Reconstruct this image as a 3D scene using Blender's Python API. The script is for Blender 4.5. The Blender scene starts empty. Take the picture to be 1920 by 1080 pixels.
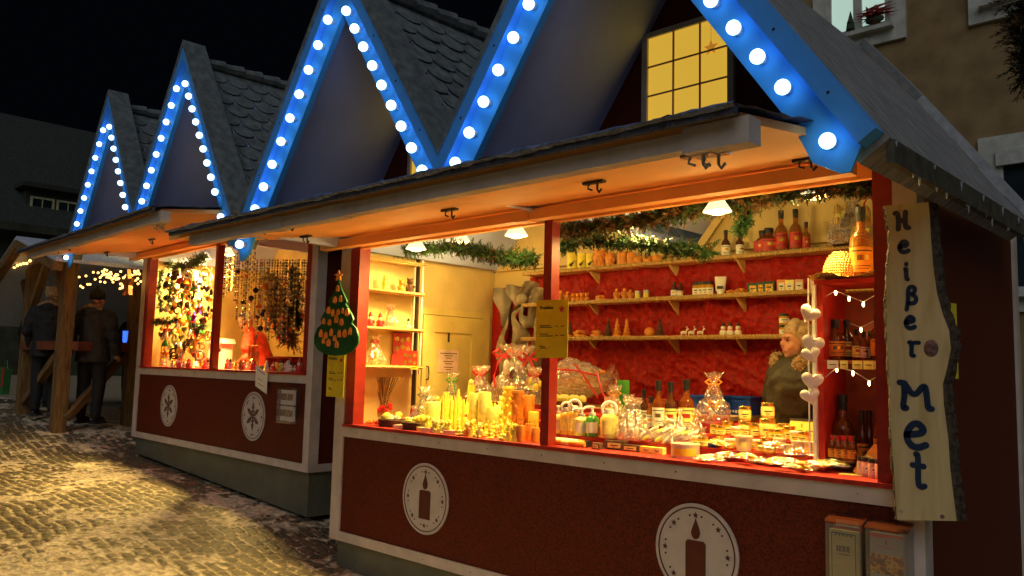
import bpy, bmesh, math, random
from mathutils import Vector, Matrix, noise, Euler
random.seed(7)
C = bpy.context.scene.collection
scene = bpy.context.scene
PI = math.pi
rnd = random.uniform

# ------------------------------------------------------------------ camera
CAM = Vector((5.3812, -3.674, 1.5145)); YAW, PIT, ROL, FOC = .7636, .0988, .0249, 1529.29
_f = Vector((-math.sin(YAW)*math.cos(PIT), math.cos(YAW)*math.cos(PIT), math.sin(PIT)))
_r = Vector((math.cos(YAW), math.sin(YAW), 0)); _u = _r.cross(_f)
_r, _u = math.cos(ROL)*_r+math.sin(ROL)*_u, -math.sin(ROL)*_r+math.cos(ROL)*_u
cd = bpy.data.cameras.new('camera'); cam = bpy.data.objects.new('camera', cd); C.objects.link(cam)
m = Matrix((( _r.x, _u.x, -_f.x, CAM.x), (_r.y, _u.y, -_f.y, CAM.y), (_r.z, _u.z, -_f.z, CAM.z), (0, 0, 0, 1)))
cam.matrix_world = m
cd.sensor_width = 36; cd.lens = FOC/1920*36; cd.clip_start = .05; cd.clip_end = 400
scene.camera = cam
scene.view_settings.view_transform = 'Standard'; scene.view_settings.look = 'None'
scene.view_settings.exposure = .15; scene.view_settings.gamma = 1

F1 = Matrix.Identity(4)
F2 = Matrix.Translation((-5.1436, .5226, .3652)) @ Matrix.Rotation(-.0386, 4, 'Z')
def at(px, py, ax, val, F=F1):
    """photo measurement -> local point on the plane ax = val of frame F"""
    d = _f+(px-960)/FOC*_r-(py-540)/FOC*_u
    Fi = F.inverted(); o = Fi @ CAM; d = Fi.to_3x3() @ d
    i = 'xyz'.index(ax); t = (val-o[i])/d[i]
    return o+t*d

# ------------------------------------------------------------------ materials
MATS = {}
def mat(name, col, rough=.6, metal=0, var=.12, vs=12, bump=0, bs=60, em=None, es=0, trans=0, spec=.5, alpha=1, sheen=0, coat=0):
    if name in MATS: return MATS[name]
    M = bpy.data.materials.new(name); MATS[name] = M; M.use_nodes = True
    nt = M.node_tree; N = nt.nodes; L = nt.links
    b = N['Principled BSDF']
    tc = N.new('ShaderNodeTexCoord')
    n = N.new('ShaderNodeTexNoise'); n.inputs['Scale'].default_value = vs; n.inputs['Detail'].default_value = 6
    L.new(tc.outputs['Object'], n.inputs['Vector'])
    cr = N.new('ShaderNodeValToRGB')
    c = Vector(col[:3]); a = c*(1-var*1.6); z = c*(1+var*1.6)
    cr.color_ramp.elements[0].position = .3; cr.color_ramp.elements[1].position = .7
    cr.color_ramp.elements[0].color = (*[max(0, v) for v in a], 1); cr.color_ramp.elements[1].color = (*[min(1, v) for v in z], 1)
    L.new(n.outputs['Fac'], cr.inputs['Fac']); L.new(cr.outputs['Color'], b.inputs['Base Color'])
    mr = N.new('ShaderNodeMapRange'); mr.inputs['To Min'].default_value = max(0.02, rough-.08); mr.inputs['To Max'].default_value = min(1, rough+.1)
    L.new(n.outputs['Fac'], mr.inputs['Value']); L.new(mr.outputs['Result'], b.inputs['Roughness'])
    b.inputs['Metallic'].default_value = metal; b.inputs['Specular IOR Level'].default_value = spec
    b.inputs['Transmission Weight'].default_value = trans; b.inputs['Alpha'].default_value = alpha
    b.inputs['Sheen Weight'].default_value = sheen; b.inputs['Coat Weight'].default_value = coat
    if em: b.inputs['Emission Color'].default_value = (*em, 1); b.inputs['Emission Strength'].default_value = es
    if bump:
        n2 = N.new('ShaderNodeTexNoise'); n2.inputs['Scale'].default_value = bs; n2.inputs['Detail'].default_value = 5
        L.new(tc.outputs['Object'], n2.inputs['Vector'])
        bp = N.new('ShaderNodeBump'); bp.inputs['Strength'].default_value = bump; bp.inputs['Distance'].default_value = .02
        L.new(n2.outputs['Fac'], bp.inputs['Height']); L.new(bp.outputs['Normal'], b.inputs['Normal'])
    return M
def ramp_mat(name, tex, stops, scale, rough=.6, bump=0, dist=.01, mapping=None, coord='Object', sheen=0, distort=0):
    """stops: [(pos,col)...] over a texture's factor"""
    if name in MATS: return MATS[name]
    M = bpy.data.materials.new(name); MATS[name] = M; M.use_nodes = True
    nt = M.node_tree; N = nt.nodes; L = nt.links; b = N['Principled BSDF']
    tc = N.new('ShaderNodeTexCoord'); mp = N.new('ShaderNodeMapping'); L.new(tc.outputs[coord], mp.inputs['Vector'])
    if mapping: mp.inputs['Scale'].default_value = mapping
    if tex == 'noise':
        t = N.new('ShaderNodeTexNoise'); t.inputs['Detail'].default_value = 8; t.inputs['Distortion'].default_value = distort; o = t.outputs['Fac']
    elif tex == 'wave':
        t = N.new('ShaderNodeTexWave'); t.inputs['Distortion'].default_value = distort; t.inputs['Detail'].default_value = 3; o = t.outputs['Fac']
    elif tex == 'voronoi':
        t = N.new('ShaderNodeTexVoronoi'); o = t.outputs['Distance']
    t.inputs['Scale'].default_value = scale; L.new(mp.outputs['Vector'], t.inputs['Vector'])
    cr = N.new('ShaderNodeValToRGB'); e = cr.color_ramp.elements
    while len(e) < len(stops): e.new(.5)
    for k, (p, c) in enumerate(stops): e[k].position = p; e[k].color = (*c, 1)
    L.new(o, cr.inputs['Fac']); L.new(cr.outputs['Color'], b.inputs['Base Color']); b.inputs['Roughness'].default_value = rough
    b.inputs['Sheen Weight'].default_value = sheen; b.inputs['Specular IOR Level'].default_value = .22
    if bump:
        bp = N.new('ShaderNodeBump'); bp.inputs['Strength'].default_value = bump; bp.inputs['Distance'].default_value = dist
        L.new(o, bp.inputs['Height']); L.new(bp.outputs['Normal'], b.inputs['Normal'])
    return M
def clear_mat(name, col, tr=.6, rough=.1, dif=.15, bump=.0):
    if name in MATS: return MATS[name]
    M = bpy.data.materials.new(name); MATS[name] = M; M.use_nodes = True
    nt = M.node_tree; N = nt.nodes; L = nt.links; N.remove(N['Principled BSDF'])
    T = N.new('ShaderNodeBsdfTransparent'); G = N.new('ShaderNodeBsdfGlossy'); D = N.new('ShaderNodeBsdfDiffuse')
    G.inputs['Roughness'].default_value = rough; G.inputs['Color'].default_value = (*col, 1); D.inputs['Color'].default_value = (*col, 1)
    T.inputs['Color'].default_value = (.97, .97, .97, 1)
    tc = N.new('ShaderNodeTexCoord'); n = N.new('ShaderNodeTexNoise'); n.inputs['Scale'].default_value = 35
    L.new(tc.outputs['Object'], n.inputs['Vector']); bp = N.new('ShaderNodeBump'); bp.inputs['Strength'].default_value = bump; bp.inputs['Distance'].default_value = .02
    L.new(n.outputs['Fac'], bp.inputs['Height']); L.new(bp.outputs['Normal'], G.inputs['Normal'])
    a = N.new('ShaderNodeMixShader'); a.inputs[0].default_value = dif; L.new(G.outputs[0], a.inputs[1]); L.new(D.outputs[0], a.inputs[2])
    c = N.new('ShaderNodeMixShader'); c.inputs[0].default_value = tr; L.new(a.outputs[0], c.inputs[1]); L.new(T.outputs[0], c.inputs[2])
    L.new(c.outputs[0], N['Material Output'].inputs['Surface'])
    return M

PAN = mat('dark red coated panel', (.095, .0135, .004), .6, var=.34, vs=110, bump=.12, bs=260, spec=.2)
PANI = mat('red painted post', (.26, .013, .009), .45, var=.1, vs=20)
WHT = mat('grey white painted batten', (.52, .47, .42), .5, var=.1, vs=7, bump=.04, bs=120)
SOF = mat('soffit board tinted with orange bounce', (.85, .40, .11), .8, var=.05, vs=4, bump=.03, bs=40)  # orange bounce off the red counter is put into the base colour
GREY = mat('grey green skirt board', (.11, .115, .08), .6, var=.12, vs=5)
FAS = mat('white fascia board tinted with bulb light', (.07, .42, .98), .65, spec=.15, var=.05, vs=9)  # white board; part of the bulbs' blue light is painted into its colour
FASE = mat('white fascia edge strip tinted with bulb light', (.08, .36, .98), .6, spec=.15, var=.05, vs=9)  # same blue bulb light painted into the strip
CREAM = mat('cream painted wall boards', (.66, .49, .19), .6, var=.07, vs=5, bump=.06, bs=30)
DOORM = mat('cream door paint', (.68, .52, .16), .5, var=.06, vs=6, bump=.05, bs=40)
ROOFU = mat('roof underside tinted with bulb light', (.42, .50, .88), .6, var=.06, vs=3)  # white paint, with the blue light of the bulbs mixed into its colour
ROOFS = mat('slate grey roof shingles', (.13, .16, .175), .8, var=.25, vs=14, bump=.2, bs=90)
ROOFF = ramp_mat('grey roof felt dusted with snow', 'noise', [(.3, (.16, .17, .175)), (.55, (.26, .27, .28)), (.8, (.40, .41, .42))], 9, .85, .35, .01, mapping=(1, 4, 1))
EAVE = mat('dark green eave board', (.055, .06, .045), .7, var=.3, vs=20)
SNOWE = mat('snow crust', (.55, .62, .75), .7, var=.15, vs=40, bump=.6, bs=70)
TARP = mat('dark wet awning cover', (.05, .06, .10), .5, var=.4, vs=30, bump=.8, bs=60)
ICE = mat('ice', (.3, .33, .35), .45, var=.05)
IRON = mat('dark iron', (.05, .045, .04), .5, metal=.7, var=.2)
CHROME = mat('zinc plated steel', (.5, .5, .5), .35, metal=.9)
REDCL = ramp_mat('crushed red velvet', 'noise', [(.3, (.22, .005, .003)), (.7, (.42, .010, .005))], 40, .55, .3, .006, distort=.4)
REDT = mat('red table cover', (.36, .012, .009), .5, var=.15, vs=20, bump=.2, bs=40)
SHELF = mat('pine shelf board', (.62, .42, .18), .5, var=.12, vs=10)
ROPE = ramp_mat('plaited straw trim', 'wave', [(.0, (.45, .27, .08)), (.5, (.85, .62, .25)), (1, (.4, .22, .06))], 22, .7, .8, .01, distort=.5)
YEL = mat('yellow beeswax', (.86, .70, .08), .45, var=.12, vs=30)
YELW = mat('pale yellow wax', (.86, .80, .22), .45, var=.12, vs=30)
ORW = mat('orange beeswax', (.72, .27, .03), .45, var=.15, vs=25)
WHW = mat('white wax', (.85, .82, .7), .5, var=.08, vs=20)
DARKP = mat('dark print', (.03, .025, .02), .6)
PAPER = mat('white paper', (.8, .78, .7), .7, var=.03)
YPAPER = mat('yellow laminated paper', (.72, .60, .03), .25, var=.05, vs=6)
REDP = mat('red print', (.5, .03, .02), .5)
GREENP = mat('green paint', (.012, .10, .04), .4, var=.15, vs=15)
TAG = mat('light wooden tag', (.75, .33, .08), .5, var=.12, vs=40)
AMBER = mat('amber liquor glass', (.34, .085, .012), .08, var=.15, vs=6, trans=.55)
ROSE = mat('rose liquor glass', (.60, .24, .04), .08, var=.1, trans=.75)
DKGL = mat('dark brown glass', (.09, .03, .012), .1, trans=.1)
HONEY = mat('honey in glass', (.75, .38, .02), .12, var=.15, vs=20, trans=.25)
PALEH = mat('creamed honey in glass', (.85, .65, .18), .15, var=.1, trans=.1)
BLK = mat('black plastic', (.02, .02, .022), .35)
WPL = mat('white plastic', (.85, .85, .82), .3)
GOLD = mat('gold foil', (.8, .5, .12), .25, metal=.9)
SILV = mat('silver grey organza', (.27, .22, .15), .6, metal=.1, var=.25, vs=9)
GRNL = mat('green liquid soap', (.1, .42, .06), .2, trans=.2)
ORL = mat('orange liquid soap', (.80, .42, .06), .2, trans=.2)
BLUEP = mat('blue plastic', (.01, .07, .45), .35)
DGRN = mat('dark green tin', (.015, .07, .05), .3, metal=.3)
PINK = mat('pink card', (.75, .42, .32), .6)
TIN = mat('grey tin', (.45, .45, .42), .35, metal=.6)
WICK = mat('basket wicker', (.12, .055, .025), .7, var=.4, vs=80, bump=.8, bs=150)
STRAW = ramp_mat('golden straw', 'wave', [(.0, (.35, .2, .04)), (.6, (.85, .6, .18))], 30, .7, .7, .008, distort=2)
CELLO = clear_mat('cellophane', (1, .97, .92), .66, .10, .08, .9)
CLEARP = clear_mat('clear acrylic', (.9, .9, .9), .82, .08, .1, 0)
GLASSP = clear_mat('window glass', (.8, .85, .9), .8, .03, .0, 0)
RIBR = mat('red ribbon', (.65, .03, .03), .3, var=.1)
WHTF = mat('white heart enamel', (.85, .84, .78), .3, var=.04)
WOOD = ramp_mat('weathered construction timber', 'noise', [(.25, (.09, .05, .018)), (.5, (.19, .11, .04)), (.8, (.28, .17, .065))], 5, .75, .3, .006, mapping=(6, 6, 1), distort=.6)
SLAB = ramp_mat('pale sawn slab wood', 'noise', [(.2, (.30, .25, .10)), (.5, (.44, .40, .22)), (.8, (.52, .48, .30))], 3.2, .5, .15, .003, mapping=(5, 5, .8), distort=.8)
BARK = mat('dark bark', (.05, .035, .02), .9, var=.5, vs=40, bump=1, bs=50)
NAVY = mat('navy blue letter paint', (.006, .022, .065), .35)
KNOT = mat('wood knot', (.13, .075, .07), .5, var=.5, vs=40)
NEED = mat('fir needles', (.025, .075, .018), .5, var=.5, vs=30)
NEED2 = mat('dry brown fir needles', (.14, .075, .02), .6, var=.4, vs=30)
TWIG = mat('twig', (.08, .045, .02), .8)
SKIN = mat('skin', (.55, .27, .17), .5, var=.06, vs=20)
LIPS = mat('lips', (.38, .08, .06), .45)
HAIRB = mat('ash blonde hair', (.34, .23, .12), .55, var=.25, vs=30, bump=.25, bs=60)
HAIRG = mat('light grey hair', (.55, .46, .34), .6, var=.3, vs=60, bump=.6, bs=120)
FUR = mat('fur trim', (.42, .29, .15), .9, var=.4, vs=70, bump=1, bs=110)
PARKA = mat('dark olive parka', (.035, .029, .013), .6, var=.2, vs=8, bump=.3, bs=20)
ORJ = mat('orange red fleece jacket', (.80, .06, .02), .7, var=.12, vs=10, bump=.2, bs=30)
DKCL = mat('dark winter coat', (.009, .009, .010), .8, var=.3, vs=12, bump=.3, bs=25)
GRYC = mat('grey brown hooded jacket', (.028, .025, .02), .8, var=.25, vs=12, bump=.3, bs=30)
EYE = mat('eye', (.02, .015, .012), .2)
WINE = mat('lit window sheet', (.75, .5, .1), .5, em=(1, .60, .06), es=.55, var=.08, vs=3)
MUNT = mat('window bar paint', (.5, .33, .2), .5)
PALEW = mat('pale lit room behind glass', (.5, .6, .5), .5, em=(.50, .72, .62), es=.62, var=.05, vs=2)
OCHRE = ramp_mat('ochre rendered wall', 'noise', [(.25, (.20, .14, .065)), (.5, (.29, .20, .095)), (.75, (.36, .26, .125))], 4, .9, .5, .01)
STONE = mat('pale window surround', (.50, .52, .46), .8, var=.12, vs=8, bump=.2, bs=60)
DKGLASS = mat('dark window pane', (.02, .03, .035), .12, var=.2, vs=3)
DKBLD = mat('dark green grey render', (.045, .05, .028), .9, var=.3, vs=2)
DKROOF = mat('old dark roof tiles', (.035, .042, .04), .9, var=.4, vs=20)
BULB = mat('cool white globe bulb', (.8, .85, .9), .3, em=(.36, .62, 1.0), es=4.4, var=.0)
WBULB = mat('warm bulb', (1, .8, .4), .3, em=(1, .60, .18), es=22, var=0)
FAIRY = mat('fairy light', (1, .8, .4), .3, em=(1, .66, .22), es=16, var=0)
SHADE = mat('lamp shade enamel', (.85, .82, .7), .3, em=(1, .8, .42), es=1.2, var=.03)
BLUEG = mat('blue lit glass', (.1, .2, .8), .3, em=(.03, .14, 1), es=1.4, var=.3, vs=30)
REDLIT = mat('red lit stall wall', (.7, .15, .04), .6, em=(1, .16, .03), es=.25)

# ------------------------------------------------------------------ mesh builder
class MB:
    def __init__(s): s.v = []; s.f = []; s.m = []
    def add(s, vs, fs, mi=0, M=None):
        n = len(s.v)
        if M is not None: vs = [M @ Vector(v) for v in vs]
        s.v += [tuple(v) for v in vs]; s.f += [tuple(i+n for i in f) for f in fs]; s.m += [mi]*len(fs); return s
    def box(s, x0, x1, y0, y1, z0, z1, mi=0, M=None):
        return s.add([(x0, y0, z0), (x1, y0, z0), (x1, y1, z0), (x0, y1, z0), (x0, y0, z1), (x1, y0, z1), (x1, y1, z1), (x0, y1, z1)],
                     [(0, 3, 2, 1), (4, 5, 6, 7), (0, 1, 5, 4), (1, 2, 6, 5), (2, 3, 7, 6), (3, 0, 4, 7)], mi, M)
    def prism(s, poly, a, b, ax='y', mi=0, M=None):
        n = len(poly)
        P = {'y': lambda p, t: (p[0], t, p[1]), 'x': lambda p, t: (t, p[0], p[1]), 'z': lambda p, t: (p[0], p[1], t)}[ax]
        vs = [P(p, a) for p in poly]+[P(p, b) for p in poly]
        fs = [tuple(range(n)), tuple(range(2*n-1, n-1, -1))]+[(i, (i+1) % n, n+(i+1) % n, n+i) for i in range(n)]
        return s.add(vs, fs, mi, M)
    def lathe(s, prof, n=14, mi=0, M=None, jit=0, wob=0):
        vs = []; fs = []
        for j, (r, z) in enumerate(prof):
            for i in range(n):
                a = 2*PI*i/n; q = r*(1+(rnd(-jit, jit) if jit else 0)+wob*math.sin(5*a+j))
                vs.append((q*math.cos(a), q*math.sin(a), z))
        k = len(prof)
        for j in range(k-1):
            for i in range(n): fs.append((j*n+i, j*n+(i+1) % n, (j+1)*n+(i+1) % n, (j+1)*n+i))
        fs.append(tuple(range(n-1, -1, -1))); fs.append(tuple((k-1)*n+i for i in range(n)))
        return s.add(vs, fs, mi, M)
    def ell(s, c, r, n=10, mi=0, M=None):
        if not hasattr(r, '__len__'): r = (r, r, r)
        k = max(4, n*2//3); vs = [(c[0], c[1], c[2]-r[2])]; fs = []
        for j in range(1, k):
            t = -PI/2+PI*j/k
            for i in range(n):
                a = 2*PI*i/n; vs.append((c[0]+r[0]*math.cos(t)*math.cos(a), c[1]+r[1]*math.cos(t)*math.sin(a), c[2]+r[2]*math.sin(t)))
        vs.append((c[0], c[1], c[2]+r[2])); e = len(vs)-1
        for i in range(n): fs.append((0, 1+(i+1) % n, 1+i)); fs.append((e, e-n+i, e-n+(i+1) % n))
        for j in range(k-2):
            for i in range(n): fs.append((1+j*n+i, 1+j*n+(i+1) % n, 1+(j+1)*n+(i+1) % n, 1+(j+1)*n+i))
        return s.add(vs, fs, mi, M)
    def tube(s, path, r, n=6, mi=0, M=None, flat=None):
        path = [Vector(p) for p in path]; k = len(path); rs = r if hasattr(r, '__len__') else [r]*k
        vs = []; fs = []; up = Vector((.13, .21, .97)).normalized()
        for j, p in enumerate(path):
            t = (path[min(j+1, k-1)]-path[max(j-1, 0)]).normalized()
            a = t.cross(up)
            if a.length < .05: a = t.cross(Vector((1, 0, 0)))
            a.normalize(); b = t.cross(a).normalized()
            for i in range(n):
                w = 2*PI*i/n; d = a*math.cos(w)+b*math.sin(w)
                if flat: d = Vector((d.x*flat[0], d.y*flat[1], d.z*flat[2]))
                vs.append(p+d*rs[j])
        for j in range(k-1):
            for i in range(n): fs.append((j*n+i, j*n+(i+1) % n, (j+1)*n+(i+1) % n, (j+1)*n+i))
        fs.append(tuple(range(n-1, -1, -1))); fs.append(tuple((k-1)*n+i for i in range(n)))
        return s.add(vs, fs, mi, M)
    def sheet(s, nx, ny, fn, mi=0, M=None):
        vs = [fn(i/nx, j/ny) for j in range(ny+1) for i in range(nx+1)]
        fs = [(j*(nx+1)+i, j*(nx+1)+i+1, (j+1)*(nx+1)+i+1, (j+1)*(nx+1)+i) for j in range(ny) for i in range(nx)]
        return s.add(vs, fs, mi, M)
    def strip(s, pts, w, nrm, th, mi=0, M=None):
        """painted ribbon/letter stroke in a plane: pts polyline, width w, thickness th along nrm, round ends"""
        n = Vector(nrm)
        for a, b in zip(pts[:-1], pts[1:]):
            a = Vector(a); b = Vector(b); t = (b-a).normalized(); q = t.cross(n).normalized()*w/2
            s.add([a-q, b-q, b+q, a+q, a-q+n*th, b-q+n*th, b+q+n*th, a+q+n*th], [(0, 1, 2, 3), (7, 6, 5, 4), (0, 4, 5, 1), (1, 5, 6, 2), (2, 6, 7, 3), (3, 7, 4, 0)], mi, M)
        for k, a in enumerate(pts):
            a = Vector(a); o = n.orthogonal().normalized(); o2 = n.cross(o)
            ring = [a+(o*math.cos(2*PI*i/10)+o2*math.sin(2*PI*i/10))*w/2*.995 for i in range(10)]
            th2 = th*1.05+.0002*(k % 3)
            s.add(ring+[p+n*th2 for p in ring], [tuple(range(10)), tuple(range(19, 9, -1))]+[(i, (i+1) % 10, 10+(i+1) % 10, 10+i) for i in range(10)], mi, M)
        return s
    def ribbon(s, pts, w, nrm, th, mi=0):
        n = Vector(nrm); P = [Vector(p) for p in pts]; k = len(P); L_ = []; R_ = []
        for i, p in enumerate(P):
            t = (P[min(i+1, k-1)]-P[max(i-1, 0)]).normalized(); q = t.cross(n).normalized()*w/2; L_.append(p-q); R_.append(p+q)
        def arc(c, a, sg):
            r = a-c; return [c+Matrix.Rotation(sg*PI*j/8, 3, n) @ r for j in range(1, 8)]
        s0 = 1 if (Matrix.Rotation(PI/2, 3, n) @ (R_[-1]-P[-1])).dot(P[-1]-P[-2]) > 0 else -1
        for side in ([(L_[i], R_[i]) for i in range(k)],):
            vs = []
            for a, b in side: vs += [a, b, a+n*th, b+n*th]
            fs = []
            for i in range(k-1):
                a = i*4; b = a+4; fs += [(a, a+1, b+1, b), (a+2, b+2, b+3, a+3), (a, b, b+2, a+2), (a+1, a+3, b+3, b+1)]
            s.add(vs, fs, mi)
        for c, a in ((P[-1], R_[-1]), (P[0], L_[0])):
            o = [a]+arc(c, a, s0)+[c*2-a]; m_ = len(o); s.add(o+[p+n*th for p in o], [tuple(range(m_)), tuple(range(2*m_-1, m_-1, -1))]+[(i, (i+1) % m_, m_+(i+1) % m_, m_+i) for i in range(m_)], mi)
        return s
    def mesh(s, name, mats, flat=False, ang=40):
        me = bpy.data.meshes.new(name); me.from_pydata(s.v, [], s.f)
        for x in (mats if isinstance(mats, (list, tuple)) else [mats]): me.materials.append(x)
        me.polygons.foreach_set('material_index', s.m)
        bm = bmesh.new(); bm.from_mesh(me); bmesh.ops.recalc_face_normals(bm, faces=bm.faces); bm.to_mesh(me); bm.free()
        if not flat:
            me.polygons.foreach_set('use_smooth', [True]*len(me.polygons)); me.set_sharp_from_angle(angle=math.radians(ang))
        return me

def link(name, data, parent=None, M=None):
    o = bpy.data.objects.new(name, data); C.objects.link(o)
    if parent is not None: o.parent = parent
    if M is not None: o.matrix_local = M
    return o
def tag(o, label, cat, group=None, kind=None):
    if label: o['label'] = label
    if cat: o['category'] = cat
    if group: o['group'] = group
    if kind: o['kind'] = kind
    return o
def thing(name, label, cat, loc=(0, 0, 0), F=F1, rz=0, group=None, R=None):
    o = link(name, None); o.matrix_world = F @ Matrix.Translation(loc) @ (R if R is not None else Matrix.Rotation(rz, 4, 'Z'))
    o.empty_display_size = .05
    return tag(o, label, cat, group)
def single(name, mb, mats, label, cat, loc=(0, 0, 0), F=F1, rz=0, group=None, kind=None, flat=False, R=None):
    o = link(name, mb.mesh(name, mats, flat)); o.matrix_world = F @ Matrix.Translation(loc) @ (R if R is not None else Matrix.Rotation(rz, 4, 'Z'))
    return tag(o, label, cat, group, kind)
def part(name, mb, mats, parent, loc=(0, 0, 0), label=None, flat=False, M=None):
    o = link(name, mb.mesh(name, mats, flat), parent, M if M is not None else Matrix.Translation(loc))
    if label: o['label'] = label
    return o
CACHE = {}
def spawn(key, build, name, label, cat, loc, F=F1, rz=0, group=None, sc=1, R=None):
    """build() -> [(part name, MB, mats)], one entry = single mesh; later calls with the same key copy mesh data"""
    if key not in CACHE: CACHE[key] = [(n, b.mesh(n, m, flat=(m is CELLO))) for n, b, m in build()]
    P = CACHE[key]; Mx = F @ Matrix.Translation(loc) @ (R if R is not None else Matrix.Rotation(rz, 4, 'Z')) @ Matrix.Scale(sc, 4)
    if len(P) == 1: o = link(name, P[0][1]); o.matrix_world = Mx; return tag(o, label, cat, group)
    o = link(name, None); o.matrix_world = Mx; o.empty_display_size = .05; tag(o, label, cat, group)
    for n, me in P: link(n, me, o)
    return o
def orphan_text(s, size, mats, extr=.001):
    cu = bpy.data.curves.new('lettering', 'FONT'); cu.body = s; cu.size = size; cu.extrude = extr; cu.offset = size*.012
    cu.align_x = 'CENTER'; o = bpy.data.objects.new('lettering', cu); C.objects.link(o)
    dg = bpy.context.evaluated_depsgraph_get(); me = bpy.data.meshes.new_from_object(o.evaluated_get(dg))
    bpy.data.objects.remove(o); me.materials.clear(); me.materials.append(mats)
    me.transform(Matrix.Rotation(PI/2, 4, 'X'))      # stands upright facing -Y
    return me
def lettering(s, size, m_, parent, loc, rz=0, name='lettering', M=None):
    return link(name, orphan_text(s, size, m_), parent, M if M is not None else Matrix.Translation(loc) @ Matrix.Rotation(rz, 4, 'Z'))

# ------------------------------------------------------------------ ground
GX = [(-60, 1.1), (-14, .85), (-7.84, .69), (-6.33, .55), (-5.2, .32), (-1.0, .12), (0, -.03), (5, -.16), (60, -.6)]
def gz(x):
    for (a, za), (b, zb) in zip(GX[:-1], GX[1:]):
        if x <= b: t = (x-a)/(b-a); return za+(zb-za)*max(0, t)
    return GX[-1][1]
def gzs(x): return (gz(x-.3)+gz(x)+gz(x+.3))/3
def ground():
    xs = [-60, -40, -28, -20, -15, -12.5]+[-11+.04*i for i in range(50)]+[-9+.019*i for i in range(int(10/.019)+1)]+[1.3, 2.5, 4, 8, 14, 25, 60]
    ys = [-60, -30, -15, -8, -6]+[-4.4+.019*i for i in range(int(5.3/.019)+1)]+[1.1, 1.5, 2, 3, 5, 8, 14, 25, 40, 60]
    vs = []; att = []; N3 = noise.noise; d = .098
    for y in ys:
        for x in xs:
            z = gzs(x); a = .5
            if -11.1 < x < 1.2 and -4.5 < y < 1.05:
                big = N3((x*.9, y*.9, 0)); mid = N3((x*3.1, y*3.1, 9)); fin = N3((x*11, y*11, 3))
                # setts laid in shallow arcs
                u = x/d*.92+.5*fin+.3*mid; v = y/d+1.1*math.cos(x*1.15)+.45*mid+.22*fin
                r = math.floor(v); u2 = (u+.5*(r % 2)) % 1; v2 = v-r; cell = math.floor(u+.5*(r % 2))
                e = min(min(u2, 1-u2)*1.05, min(v2, 1-v2)); hc = (math.sin(cell*127.1+r*311.7)*43758.5) % 1
                cap = max(0, min(1, (e-.03)/.15)); cap = cap*cap*(3-2*cap)
                snow = max(0, min(1, .39+1.5*(mid*.55+big*.9+.55*fin)-.2*hc))     # trodden snow left in patches
                z += .02*big+(.016*cap*(1-.8*snow)+.008*hc*cap*(1-snow))+.010*snow+.012*fin*snow+.006*N3((x*24, y*24, 6))*snow
                a = max((1-cap)*.95, min(1, snow*1.25))
            vs.append((x, y, z)); att.append(a)
    nx = len(xs); fs = [(j*nx+i, j*nx+i+1, (j+1)*nx+i+1, (j+1)*nx+i) for j in range(len(ys)-1) for i in range(nx-1)]
    M = bpy.data.materials.new('snow trodden cobbles'); M.use_nodes = True; nt = M.node_tree; N = nt.nodes; L = nt.links; b = N['Principled BSDF']
    tc = N.new('ShaderNodeTexCoord')
    def noi(sc, det=6, off=0):
        n = N.new('ShaderNodeTexNoise'); n.inputs['Scale'].default_value = sc; n.inputs['Detail'].default_value = det
        L.new(tc.outputs['Object'], n.inputs['Vector']); return n
    wn = noi(3.0, 2); wm = N.new('ShaderNodeVectorMath'); wm.operation = 'MULTIPLY_ADD'; wm.inputs[1].default_value = (.12, .12, 0)
    L.new(wn.outputs['Color'], wm.inputs[0]); L.new(tc.outputs['Object'], wm.inputs[2])
    mp = N.new('ShaderNodeMapping'); mp.inputs['Rotation'].default_value = (0, 0, .5); mp.inputs['Scale'].default_value = (1, 1, .001); L.new(wm.outputs[0], mp.inputs['Vector'])
    vo = N.new('ShaderNodeTexVoronoi'); vo.feature = 'DISTANCE_TO_EDGE'; vo.inputs['Scale'].default_value = 10.5; vo.inputs['Randomness'].default_value = .55
    L.new(mp.outputs['Vector'], vo.inputs['Vector'])
    vc = N.new('ShaderNodeTexVoronoi'); vc.inputs['Scale'].default_value = 10.5; vc.inputs['Randomness'].default_value = .55; L.new(mp.outputs['Vector'], vc.inputs['Vector'])
    jr = N.new('ShaderNodeMapRange'); jr.inputs['From Min'].default_value = .05; jr.inputs['From Max'].default_value = .13; jr.inputs['To Min'].default_value = 1; jr.inputs['To Max'].default_value = 0
    L.new(vo.outputs['Distance'], jr.inputs['Value'])
    n1 = noi(1.6, 6); n2 = noi(14, 8); ad = N.new('ShaderNodeMath'); ad.operation = 'MULTIPLY_ADD'; ad.inputs[1].default_value = .6; L.new(n2.outputs['Fac'], ad.inputs[0]); L.new(n1.outputs['Fac'], ad.inputs[2])
    sr = N.new('ShaderNodeMapRange'); sr.inputs['From Min'].default_value = .74; sr.inputs['From Max'].default_value = .92; L.new(ad.outputs[0], sr.inputs['Value'])
    at_ = N.new('ShaderNodeAttribute'); at_.attribute_name = 'snow'; am = N.new('ShaderNodeMath'); am.operation = 'MULTIPLY_ADD'; am.inputs[1].default_value = .55; am.inputs[2].default_value = -.28; L.new(noi(26, 8).outputs['Fac'], am.inputs[0]); aa = N.new('ShaderNodeMath'); aa.operation = 'ADD'; L.new(am.outputs[0], aa.inputs[0]); L.new(at_.outputs['Fac'], aa.inputs[1]); ar = N.new('ShaderNodeMapRange'); ar.inputs['From Min'].default_value = .3; ar.inputs['From Max'].default_value = .75; L.new(aa.outputs[0], ar.inputs['Value'])
    mx = N.new('ShaderNodeMath'); mx.operation = 'MAXIMUM'; jm = N.new('ShaderNodeMath'); jm.operation = 'MULTIPLY'; jm.inputs[1].default_value = .9
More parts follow.
